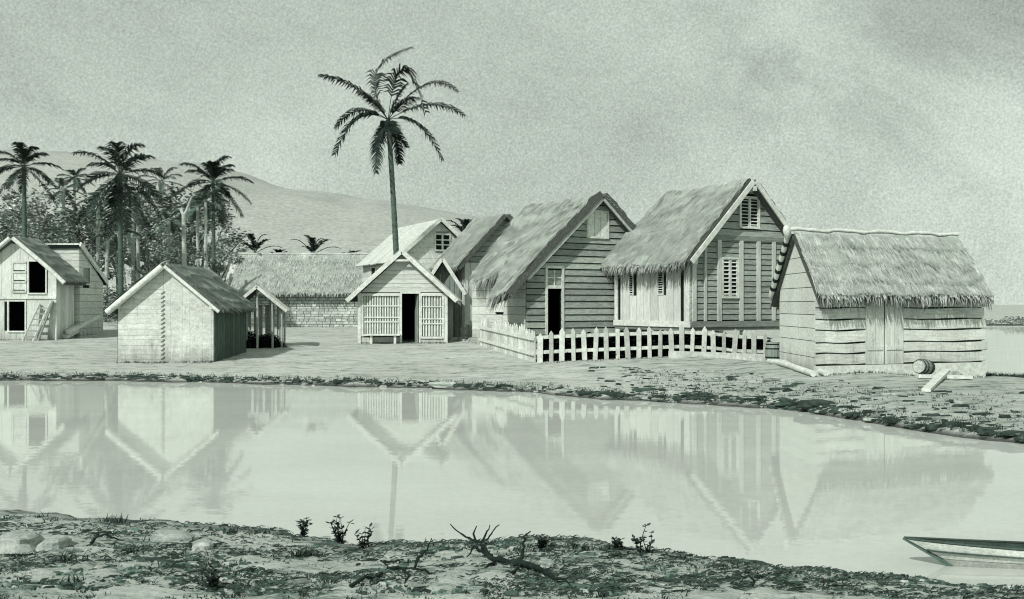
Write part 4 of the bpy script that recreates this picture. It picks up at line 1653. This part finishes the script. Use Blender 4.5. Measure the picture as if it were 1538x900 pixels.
def weed(px, py, h, lab, n=7, wide=.5):
    y = on_bank(px, py)
    x = wx(px, y)
    z = gz(x, y) - .01
    w_ = thing('weed', lab, 'plant', (x, y, z), rnd.random() * 6)
    st, lf = MB(), MB()
    for i in range(n):
        a = rnd.random() * 6.28
        L = h * rnd.uniform(.5, 1.0)
        p = V(rnd.gauss(0, .02), rnd.gauss(0, .02), 0)
        d_ = V(math.cos(a) * wide * rnd.random(), math.sin(a) * wide * rnd.random(), 1).normalized()
        pts = [p]
        for k in range(5):
            d_ = (d_ + V(rnd.gauss(0, .14), rnd.gauss(0, .14), .05)).normalized()
            pts.append(pts[-1] + d_ * L / 5)
        st.tube(pts, [.006, .005, .0045, .004, .003, .002], 4)
        for k in range(int(16)):
            q = rnd.choice(pts[1:])
            aa = rnd.random() * 6.28
            u = V(math.cos(aa), math.sin(aa), rnd.uniform(-.2, .8)) * rnd.uniform(.025, .055)
            v = V(-math.sin(aa), math.cos(aa), rnd.uniform(-.4, .4)) * .014
            lf.poly([q, q + u * .5 + v, q + u, q + u * .5 - v], [(0, 1, 2, 3)], 0, rnd.uniform(.4, 1.1))
    st.build('stem', M['twig'], w_)
    lf.build('foliage', M['grass'], w_)


weed(456, 807, .19, 'bushy weed at the water edge farthest left of the three in front of the pond')
weed(513, 818, .26, 'tallest bushy weed at the near water edge between two lower ones', 9)
weed(551, 826, .20, 'narrow weed at the water edge right of the tallest bushy one', 5, .3)
weed(965, 832, .24, 'lone slender weed at the near water edge left of the boat', 5, .25)
weed(926, 826, .12, 'very small weed at the water edge left of the lone slender one', 4)
weed(818, 826, .13, 'small weed at the water edge right of the thick dead branch', 6)
weed(320, 885, .16, 'small upright weed low on the near bank left of the sprawling twig', 7, .35)


def tuft(mb, x, y, z, h, n, mat=0):
    for _ in range(n):
        a = rnd.random() * 6.28
        b_ = V(x + rnd.gauss(0, .03), y + rnd.gauss(0, .03), z - .01)
        d_ = V(math.cos(a) * .5, math.sin(a) * .5, 1) * h * rnd.uniform(.5, 1)
        mb.strip([b_, b_ + d_ * .5, b_ + d_ + V(d_.x * .4, d_.y * .4, -.15 * h)], .012 + h * .03, (-math.sin(a), math.cos(a), 0), mat, rnd.uniform(.5, 1.2))


g = MB()
for (px, py, h, n) in ((340, 800, .09, 16), (352, 801, .09, 14), (383, 802, .09, 16), (400, 803, .08, 12), (60, 779, .09, 14), (52, 779, .08, 10), (165, 785, .08, 20), (182, 784, .1, 18), (445, 838, .11, 30), (458, 838, .12, 30), (470, 838, .1, 20),
                       (855, 822, .08, 14), (880, 826, .09, 14), (860, 824, .1, 12), (620, 824, .08, 14), (640, 822, .12, 10), (905, 826, .08, 10), (1020, 838, .06, 10), (1075, 848, .05, 10), (200, 830, .08, 14), (98, 842, .1, 20), (785, 830, .1, 14), (1178, 885, .08, 12), (675, 824, .06, 12)):
    y = on_bank(px, py)
    x = wx(px, y)
    tuft(g, x, y, gz(x, y), h, n)
for _ in range(2600):
    px, py = rnd.uniform(-40, 1480), rnd.uniform(775, 900)
    y = on_bank(px, py)
    x = wx(px, y)
    z = gz(x, y)
    if z > .03:
        tuft(g, x, y, z, .022 * math.exp(rnd.gauss(0, .5)), rnd.randint(3, 9))
tag(g.build('grass', M['grass']), 'scattered short dark grass tufts on the near bank', 'grass', kind='stuff')
g = MB()
for _ in range(2600):
    u = rnd.random()
    x = lerp(-18, 16, u)
    fy = float(pw(x, FAR))
    y = fy + abs(rnd.gauss(0, .35)) + .05
    z = gz(x, y)
    if z > .01:
        tuft(g, x, y, z, rnd.uniform(.03, .13), rnd.randint(2, 5))
for _ in range(2600):
    x = rnd.uniform(3, 15)
    y = float(pw(x, FAR)) + rnd.random() ** 1.5 * 6
    if gz(x, y) > .05:
        tuft(g, x, y, gz(x, y), rnd.uniform(.03, .10), rnd.randint(2, 5))
for _ in range(1800):
    x = rnd.uniform(11.6, 17)
    y = float(pw(x, BACK)) - abs(rnd.gauss(0, .5)) - .2
    if gz(x, y) > .02:
        tuft(g, x, y, gz(x, y), rnd.uniform(.06, .2), rnd.randint(3, 6))
for bx in ((178, 31, 320, 31), (540, 38.9, 672, 38.9), (806, 29.2, 1150, 31.1), (1230, 23.4, 1480, 25.1), (-30, 41.8, 84, 41.8), (430, 59.5, 530, 59.5), (320, 31, 352, 34.5)):
    for _ in range(160):
        f = rnd.random()
        y = lerp(bx[1], bx[3], f) - abs(rnd.gauss(0, .12))
        x = wx(lerp(bx[0], bx[2], f), lerp(bx[1], bx[3], f))
        tuft(g, x, y, gz(x, y), rnd.uniform(.04, .12), rnd.randint(2, 5))
tag(g.build('grass', M['grass']), 'scattered dark grass along the far bank and round the houses', 'grass', kind='stuff')
# soil clods, flakes and litter on the near bank
g = MB()
for _ in range(6500):
    px, py = rnd.uniform(-60, 1640), 770 + 135 * rnd.random() ** .8
    y = on_bank(px, py) if rnd.random() < .0 else (EYE - .12) * F_PX / (py - HY)
    x = wx(px, y)
    z = gz(x, y)
    if z < .015:
        continue
    s = .0045 * math.exp(rnd.gauss(0, .55)) * (1 if mnoise.noise(V(x * 1.1, y * 2.5, 3)) > -.1 else .55)
    dk = rnd.random() < .8
    e = rnd.uniform(1.5, 9)
    a = rnd.gauss(0, .38)
    pts = []
    k = rnd.uniform(.2, .6)
    nn = 6
    for q in range(nn):
        th = 2 * math.pi * q / nn
        r_ = rnd.uniform(.7, 1.2)
        ux_, uy_ = math.cos(th) * s * e * r_, math.sin(th) * s * r_
        pts.append(V(x + ux_ * math.cos(a) - uy_ * math.sin(a), y + ux_ * math.sin(a) + uy_ * math.cos(a), z - .01))
    top = [V(lerp(x, p.x, .6), lerp(y, p.y, .6), z + s * k * rnd.uniform(.6, 1.3) + .008) for p in pts]
    g.poly(pts + top, [tuple(range(nn, 2 * nn))] + [(q, (q + 1) % nn, nn + (q + 1) % nn, nn + q) for q in range(nn)], 0 if dk else 1, rnd.uniform(.4, 2.6) if dk else rnd.uniform(.6, 1.2))
for _ in range(7500):
    px, py = rnd.uniform(-60, 1640), 770 + 135 * rnd.random() ** .8
    y = (EYE - .12) * F_PX / (py - HY)
    x = wx(px, y)
    z = gz(x, y)
    if z < .01 or mnoise.noise(V(x * .8, y * 2, 9)) < -.15:
        continue
    a = rnd.gauss(0, .35)
    L_ = .05 * math.exp(rnd.gauss(0, .5))
    dx_, dy_ = math.cos(a) * L_, math.sin(a) * L_
    za, zb = gz(x + dx_, y + dy_), z
    p = [V(x, y, zb + .012), V(x + dx_ * .5, y + dy_ * .5, (za + zb) / 2 + rnd.uniform(.015, .03)), V(x + dx_, y + dy_, za + .010)]
    g.strip(p, rnd.uniform(.006, .014), V(-math.sin(a) * .5, math.cos(a) * .5, .85), 0, rnd.uniform(.25, 1.2))
tag(g.build('soil', [M['clod'], M['clodlt']]), 'dark crumbly soil clods and pale flakes covering the near bank', 'soil', kind='stuff')
g = MB()
for _ in range(9000):
    x = rnd.uniform(-17, 15) if rnd.random() < .6 else rnd.uniform(2, 13)
    y = float(pw(x, FAR)) + abs(rnd.gauss(0, .20)) * (1 + max(0, x) * .12) + .03 + (rnd.random() ** 1.6 * 6 if rnd.random() < .35 and x > 2 else 0)
    z = gz(x, y)
    if z < 0:
        continue
    s = .022 * math.exp(rnd.gauss(0, .5))
    rock(g, (x, y, z), (s * rnd.uniform(1, 3.4), s, s * .6), 0 if rnd.random() < .8 else 1, rnd.uniform(.5, 1.2), rnd.random() * 50) if rnd.random() < .4 else None
tag(g.build('soil', [M['clod'], M['clodlt']]), 'dark broken earth along the far water edge', 'soil', kind='stuff')
# ---------------------------------------------------------------- palms
def frond(p0, p1, p2, nleaf=34, leaf=.55, w=.055, droop=.45, rr=.02):
    mb = MB()
    n = 14
    cur = []
    for i in range(n + 1):
        t_ = i / n
        cur.append(p0 * (1 - t_) ** 2 + p1 * 2 * t_ * (1 - t_) + p2 * t_ * t_)
    mb.tube(cur, [lerp(rr, rr * .25, i / n) for i in range(n + 1)], 5)
    for i in range(nleaf):
        t_ = .14 + .86 * (i + .5) / nleaf
        p = p0 * (1 - t_) ** 2 + p1 * 2 * t_ * (1 - t_) + p2 * t_ * t_
        tg = ((p1 - p0) * (1 - t_) + (p2 - p1) * t_).normalized()
        sd = tg.cross(V(0, 0, 1))
        if sd.length < .35:
            sd = sd + tg.cross(V(.3, 1, 0)) * .6
        sd.normalize()
        up = sd.cross(tg)
        l_ = leaf * (math.sin(math.pi * (.12 + .80 * t_)) ** .7) * rnd.uniform(.8, 1.1)
        for s in (-1, 1):
            d0 = (sd * s * .75 + tg * .62 + up * .18 + V(rnd.gauss(0, .08), rnd.gauss(0, .08), rnd.gauss(0, .08))).normalized()
            a = p + d0 * l_ * .5
            b_ = a + (d0 * .8 + V(0, 0, -droop * 1.5)).normalized() * l_ * .5
            wd = tg * w
            mb.poly([p - wd * .5, p + wd * .5, a + wd * .5, a - wd * .5, b_], [(0, 1, 2, 3), (3, 2, 4)], 0, rnd.uniform(.5, 1.4))
    return mb


def trunk_mb(pts, r0, r1, ring=.0):
    mb = MB()
    n = len(pts) * 13
    out, rad = [], []
    for i in range(n + 1):
        f = i / n * (len(pts) - 1)
        k = min(int(f), len(pts) - 2)
        q = f - k
        a = pts[max(k - 1, 0)]
        b_, c_, d_ = pts[k], pts[k + 1], pts[min(k + 2, len(pts) - 1)]
        out.append(.5 * ((2 * b_) + (c_ - a) * q + (2 * a - 5 * b_ + 4 * c_ - d_) * q * q + (3 * b_ - a - 3 * c_ + d_) * q ** 3))
        rad.append(lerp(r0, r1, (i / n) ** .6) * (1 + .09 * (i % 2) + rnd.uniform(-.05, .05)))
    mb.tube(out, rad, 9)
    return mb


def palm(label, top, base, y, R_, nf, seed, mats=('frond', 'trunk'), r0=.16, leaf=.5, w=.06, el=(70, -35), nuts=0, spec=None, up=0.0, group=None, bend=0.0, parts=True, droop=.5):
    """top, base: photo points of the crown and the foot at distance y"""
    global rnd
    keep = rnd
    rnd = random.Random(seed)
    bx = wx(base[0], y)
    bz = gz(bx, y)
    tx, tz = wx(top[0], y), wz(top[1], y)
    o = thing('palm_tree', label, 'palm tree', (bx, y, bz), 0, group)
    c = V(tx - bx, 0, tz - bz)
    mid = c * .5 + V(bend, 0, 0)
    trunk_mb([V(0, 0, -.3), c * .25 + V(bend * .75, 0, 0), mid, c * .75 + V(bend * .75, 0, 0), c], r0, r0 * .62).build('trunk', M[mats[1]], o)
    allm = MB()
    if spec:
        for (mx, my, ex, ey, dy, heavy) in spec:
            k = y / F_PX
            p2 = c + V(ex * k, dy, -ey * k)
            pm = c + V(mx * k, dy * .45, -my * k)
            p1 = (pm - (c + p2) * .25) * 2        # curve passes through the middle point
            frond(c, p1, p2, int(40), leaf * heavy, w * heavy, droop).build('frond', M[mats[0]], o)
    else:
        for i in range(nf):
            a = 2 * math.pi * (i * .381966 + rnd.uniform(-.03, .03))
            q = (i + .5) / nf
            e = R(lerp(el[0], el[1], q ** .9))
            L = R_ * rnd.uniform(.82, 1.1)
            dh = V(math.cos(a), math.sin(a) * .9, 0)
            p1 = c + (dh * math.cos(e) + V(0, 0, math.sin(e))) * L * .62
            p2 = c + dh * L * (.30 + .68 * math.cos(e)) + V(0, 0, L * (.98 * math.sin(e) - .36))
            f = frond(c, p1, p2, 26 if parts else 18, leaf, w, droop)
            if parts:
                f.build('frond', M[mats[0]], o)
            else:
                allm.poly(f.v, f.f, 0, 1.0)
        if not parts:
            allm.build('crown', M[mats[0]], o)
    for i in range(nuts):
        d = MB()
        a = i * 2.4
        rock(d, c + V(math.cos(a) * .26, math.sin(a) * .26, -.22 - .05 * (i % 2)), (.14, .14, .17), 0, 1, i)
        d.build('coconut', M['frond'], o)
    rnd = keep
    return o


TALL = [(-46, -44, -97, -62, -.6, .9), (-19, -70, 34, -112, .5, .75), (22, -72, 58, -8, -.4, 1.05), (-46, -16, -84, 8, .9, .8), (-42, 2, -73, 58, -1.2, 1.15), (-13, 36, -15, 84, -.9, .8),
        (46, 10, 82, 64, -.7, 1.0), (14, 20, 31, 46, -.9, .7), (62, -26, 112, -14, 1.4, .8), (54, -58, 102, -54, 1.8, .7), (12, -30, 26, -54, .3, .75), (24, -20, 46, -24, -1.4, .7), (10, 30, 14, 62, .9, .7), (-18, -22, -34, -30, -1.6, .6), (10, 12, 20, 30, -1.8, .8), (-12, 16, -26, 40, 1.6, .8)]
palm('very tall slender leaning coconut palm rising behind the gabled booth', (583, 180), (600, 376), 48.0, 3, 0, 3, r0=.17, leaf=.95, w=.085, nuts=5, spec=TALL, bend=.05)
palm('dark palm at the far left edge rising above the two storey house', (36, 250), (38, 430), 57.0, 2.1, 18, 5, r0=.17, leaf=.6, w=.07, el=(85, -45))
palm('large dark palm with long hanging fronds between the two storey house and the shed', (180, 262), (182, 440), 51.0, 2.65, 24, 8, r0=.17, leaf=.8, w=.07, el=(82, -76), nuts=3)
palm('dark palm nearest the long stone building behind the shed', (320, 274), (322, 420), 66.0, 2.65, 21, 12, r0=.16, leaf=.75, w=.08, el=(88, -58))
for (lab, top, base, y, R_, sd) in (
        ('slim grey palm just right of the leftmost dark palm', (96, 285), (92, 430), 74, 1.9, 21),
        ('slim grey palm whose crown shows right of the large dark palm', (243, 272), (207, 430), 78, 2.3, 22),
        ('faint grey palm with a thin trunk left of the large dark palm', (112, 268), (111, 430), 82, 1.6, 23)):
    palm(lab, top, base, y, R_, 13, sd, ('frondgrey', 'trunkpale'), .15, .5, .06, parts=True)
for (lab, px, pb, y, topy) in (
        ('bare pale trunk left of the pair of trunks under the large dark palm', 148, 146, 62, 300),
        ('bare pale trunk in the middle under the large dark palm', 163, 158, 60, 330),
        ('bare pale leaning trunk right under the large dark palm', 178, 192, 58, 350),
        ('bare pale trunk of a close pair left of the shed roof', 199, 201, 63, 290),
        ('bare pale trunk right of a close pair left of the shed roof', 206, 209, 64, 290)):
    palm(lab, (px, topy), (pb, 430), y, 1.5, 8, int(px), ('frondgrey', 'trunkpale'), .15, .4, .06, el=(60, -30))
for (lab, px, pb, y, topy) in (
        ('thin pale trunk rising directly over the shed ridge', 254, 253, 62, 340),
        ('thick pale forked stump behind the shed ridge', 276, 276, 56, 322),
        ('thin pale trunk left of the dark palm by the stone building', 297, 297, 61, 318),
        ('thin pale trunk touching the dark palm by the stone building', 309, 309, 60, 312)):
    if 'stump' not in lab:
        palm(lab, (px, topy - 8), (pb, 430), y, 1.5, 9, int(px), ('frondgrey', 'trunkpale'), .14, .4, .06, el=(75, -40))
        continue
    bx = wx(pb, y)
    bz = gz(bx, y)
    o = thing('bare_tree', lab, 'tree', (bx, y, bz), 0)
    h_ = wz(topy, y) - bz
    trunk_mb([V(0, 0, -.3), V(.03, 0, h_ * .5), V(wx(px, y) - bx, 0, h_)], .17, .11).build('trunk', M['trunkpale'], o)
    for s in (-1, 1):
        d = MB()
        d.tube([(0, 0, h_ - .1), (s * .18, .05, h_ + .3), (s * .3 + .12, .1, h_ + .65 + .35 * s)], [.10, .08, .05], 6)
        d.build('limb', M['trunkpale'], o)
for (lab, px, py, y, R_, sd) in (
        ('dark palm top showing over the left end of the stone building', 383, 372, 72, 1.5, 31),
        ('tiny dark palm top between two larger ones over the stone building', 420, 380, 72, .7, 32),
        ('dark palm top showing over the middle of the stone building', 470, 374, 72, 1.5, 33),
        ('tiny dark palm top over the right end of the stone building', 531, 384, 70, .75, 34),
        ('dark palm top showing between the pale gabled house and the tucked cottage', 700, 346, 66, 1.3, 35)):
    palm(lab, (px, py + 9), (px, 450), y, R_ * 1.5, 9, sd, ('frond', 'trunk'), .13, .34, .07, el=(88, 32), droop=.2)


# ---------------------------------------------------------------- broadleaf wood behind the left bank
def leaf_tree(seed, H, spread, n_cl=30, per=70, size=.30):
    rr = random.Random(seed)
    limbs, tips = [], []
    fork = H * .35
    limbs.append(([V(0, 0, -.3), V(.05, 0, fork * .5), V(.1 * rr.gauss(0, 1), 0, fork)], [.26, .21, .17]))
    for i in range(6):
        a = i * 1.05 + rr.random()
        e = rr.uniform(.5, 1.4)
        q = V(math.cos(a) * math.cos(e), math.sin(a) * math.cos(e), math.sin(e))
        s = V(0, 0, fork * rr.uniform(.75, 1))
        m_ = s + q * H * .26
        t_ = m_ + (q + V(0, 0, .4)).normalized() * H * .26
        limbs.append(([s, m_, t_], [.13, .08, .03]))
        tips += [m_, t_]
    lf = MB()
    cl = []
    for i in range(n_cl):
        b_ = rr.choice(tips)
        c_ = b_ + V(rr.gauss(0, spread), rr.gauss(0, spread), rr.gauss(.1, spread * .8))
        cl.append((c_, rr.uniform(.45, 1.05)))
    for c_, r_ in cl:
        tn = rr.uniform(.45, 1.5)
        for k in range(per):
            v_ = V(rr.gauss(0, 1), rr.gauss(0, 1), rr.gauss(0, .75))
            p = c_ + v_.normalized() * r_ * rr.random() ** .45
            a = rr.random() * 6.28
            u = V(math.cos(a), math.sin(a), rr.uniform(-.6, .6)).normalized() * size * rr.uniform(.5, 1.1)
            w_ = V(-math.sin(a), math.cos(a), rr.uniform(-.8, .8)).normalized() * size * .35
            lf.poly([p - u * .5, p + w_, p + u * .5, p - w_], [(0, 1, 2, 3)], 0, tn * rr.uniform(.6, 1.3))
    return limbs, lf


protos = []


def wood_tree(k, px, y, topy, label, pale=False):
    x = wx(px, y)
    z = gz(x, y)
    H = wz(topy, y) - z
    if k >= len(protos):
        H0 = 9.0
        limbs, lf = leaf_tree(40 + k, H0, .95)
        o = thing('broadleaf_tree', label, 'tree', (x, y, z), 0, 'wood behind the left bank')
        mb = MB()
        for p_, r_ in limbs:
            mb.tube(p_, r_, 7)
        tr = mb.build('trunk', M['bark'], o)
        cr = lf.build('crown', M['leafpale'] if k % 2 else M['leaf'], o)
        protos.append((o, tr, cr, H0))
    else:
        o0, tr, cr, H0 = protos[k]
        o = o0.copy()
        COL.objects.link(o)
        for ch in (tr, cr):
            c_ = ch.copy()
            COL.objects.link(c_)
            c_.parent = o
        o['label'] = label
    o.location = (x, y, z)
    s = H / H0
    o.scale = (s * rnd.uniform(.9, 1.2), s * rnd.uniform(.9, 1.2), s)
    o.rotation_euler = (0, 0, rnd.random() * 6.28)
    return o


WL = 'soft grey broadleaf tree in the wood behind the left bank'
for i, (px, y, ty) in enumerate(((-40, 66, 290), (10, 70, 272), (60, 66, 300), (102, 72, 285), (140, 68, 296), (178, 74, 282), (225, 70, 270), (262, 76, 258), (300, 72, 300), (325, 78, 352), (-5, 78, 262), (85, 80, 270), (205, 82, 262), (280, 82, 275), (345, 74, 385), (30, 62, 325), (122, 60, 345), (235, 62, 332), (283, 60, 345))):
    wood_tree(i % 4, px, y, ty, WL)
# dense undergrowth under them
d = MB()
for _ in range(15000):
    px = rnd.uniform(-80, 350)
    y = rnd.uniform(50, 60)
    x = wx(px, y)
    hmax = 1.6 + .9 * mnoise.noise(V(x * .35, y * .3, 4)) + .5 * mnoise.noise(V(x * 1.1, 2, 4))
    if px > 300:
        hmax *= .6
    z = gz(x, y) + rnd.random() * max(.3, hmax)
    a = rnd.random() * 6.28
    l_ = rnd.uniform(.10, .26)
    p = V(x, y, z)
    u = V(math.cos(a), math.sin(a), rnd.uniform(-.5, .8)).normalized() * l_
    v = V(-math.sin(a), math.cos(a), rnd.uniform(-.5, .5)).normalized() * l_ * .45
    d.poly([p - u * .5, p + v, p + u * .5, p - v], [(0, 1, 2, 3)], 0, rnd.uniform(.35, 1.2) * (1.2 + .6 * mnoise.noise(V(x * .6, z * .9, 0))))
tag(d.build('undergrowth', M['leaf']), 'tangled grey undergrowth under the trees behind the left bank', 'undergrowth', kind='stuff')
# scrub on the far side of the lagoon
d = MB()
for _ in range(9000):
    px = rnd.uniform(1380, 1800)
    y = rnd.uniform(97.5, 104)
    x = wx(px, y)
    h_ = max(.08, .12 + .9 * mnoise.noise(V(x * .28, 0, 8)) + .4 * mnoise.noise(V(x * .9, 0, 3)))
    z = max(0, gz(x, y)) + rnd.random() * h_
    a = rnd.random() * 6.28
    l_ = rnd.uniform(.12, .3)
    p = V(x, y, z)
    u = V(math.cos(a), math.sin(a), rnd.uniform(-.4, .5)).normalized() * l_
    v = V(-math.sin(a), math.cos(a), rnd.uniform(-.5, .5)).normalized() * l_ * .5
    d.poly([p - u * .5, p + v, p + u * .5, p - v], [(0, 1, 2, 3)], 0, rnd.uniform(.5, 1.3))
tag(d.build('scrub', M['leafpale']), 'low distant scrub along the far shore of the lagoon at the right', 'scrub', kind='stuff')

# ---------------------------------------------------------------- light and camera
SUN_EL, SUN_AZ = R(39), math.atan2(-.53, -.848)      # from behind the left shoulder
sd = V(math.sin(SUN_AZ) * math.cos(SUN_EL), math.cos(SUN_AZ) * math.cos(SUN_EL), math.sin(SUN_EL))
sun = bpy.data.lights.new('sun', 'SUN')
sun.energy = 4.0
sun.angle = R(1.2)
sun.color = (1.0, .98, .955)
so = bpy.data.objects.new('sun', sun)
COL.objects.link(so)
so.rotation_euler = (-sd).to_track_quat('-Z', 'Y').to_euler()
so.location = sd * 60

world = bpy.data.worlds.new('World')
scene.world = world
world.use_nodes = True
t = NT(world)
bg = t.n['Background']
sky = t.add('ShaderNodeTexSky', sky_type='NISHITA')
sky.sun_disc = False
sky.sun_elevation = SUN_EL
sky.sun_rotation = SUN_AZ % (2 * math.pi)
sky.dust_density = 3.0
bw = t.add('ShaderNodeRGBToBW')
t.link(sky.outputs[0], bw.inputs[0])
base = t.math('MULTIPLY_ADD', t.math('MINIMUM', bw.outputs[0], 8.0), .12, SKY_BASE if 'SKY_BASE' in globals() else 6.0)
dirv = t.add('ShaderNodeTexCoord').outputs['Generated']
c1 = t.noise(t.mapping(dirv, (1, 1, 1.6)), 2.6, 6, .62, .5)
c2 = t.noise(dirv, 14, 5, .7)
c3 = t.noise(dirv, 480, 2, .8)
k = t.math('ADD', t.math('MULTIPLY_ADD', c1, .95, .45), t.math('ADD', t.math('MULTIPLY_ADD', c2, .16, -.08), t.math('MULTIPLY_ADD', c3, .95, -.475)))
sxyz = t.add('ShaderNodeSeparateXYZ')
t.link(dirv, sxyz.inputs[0])
side_ = t.math('MULTIPLY_ADD', sxyz.outputs[0], .22, t.math('MULTIPLY_ADD', t.math('ABSOLUTE', sxyz.outputs[2]), -.30, 1.06))
cl = t.add('ShaderNodeVectorMath', operation='DISTANCE')
t.link(dirv, cl.inputs[0])
cl.inputs[1].default_value = (.362, .900, .245)
cm = t.add('ShaderNodeMapRange', interpolation_type='SMOOTHSTEP')
t.link(t.math('ADD', cl.outputs['Value'], t.math('MULTIPLY_ADD', c1, .5, -.25)), cm.inputs[0])
for i, v_ in enumerate((.0, .15, .22, 0.0)):
    cm.inputs[1 + i].default_value = v_
k = t.math('MULTIPLY', k, t.math('SUBTRACT', side_, cm.outputs[0]))
val = t.math('MULTIPLY', base, k)
tint = t.add('ShaderNodeCombineColor')
for i, q in enumerate((.88, 1.0, .88)):
    t.link(t.math('MULTIPLY', val, q), tint.inputs[i])
t.link(tint.outputs[0], bg.inputs['Color'])
bg.inputs['Strength'].default_value = .1

cam = bpy.data.cameras.new('camera')
cam.sensor_width = 36
cam.lens = 36 * F_PX / 1538
cam.shift_y = (HY - 450) / 1538
cam.clip_start = .1
cam.clip_end = 9000
co = bpy.data.objects.new('camera', cam)
COL.objects.link(co)
co.location = (0, 0, EYE)
co.rotation_euler = (R(90), 0, 0)
scene.camera = co
scene.view_settings.view_transform = 'Standard'
scene.view_settings.look = 'None'
scene.view_settings.exposure = 0
scene.cycles.use_denoising = True
scene.cycles.filter_width = 1.15
scene.cycles.max_bounces = 5
scene.cycles.diffuse_bounces = 3
scene.cycles.glossy_bounces = 3
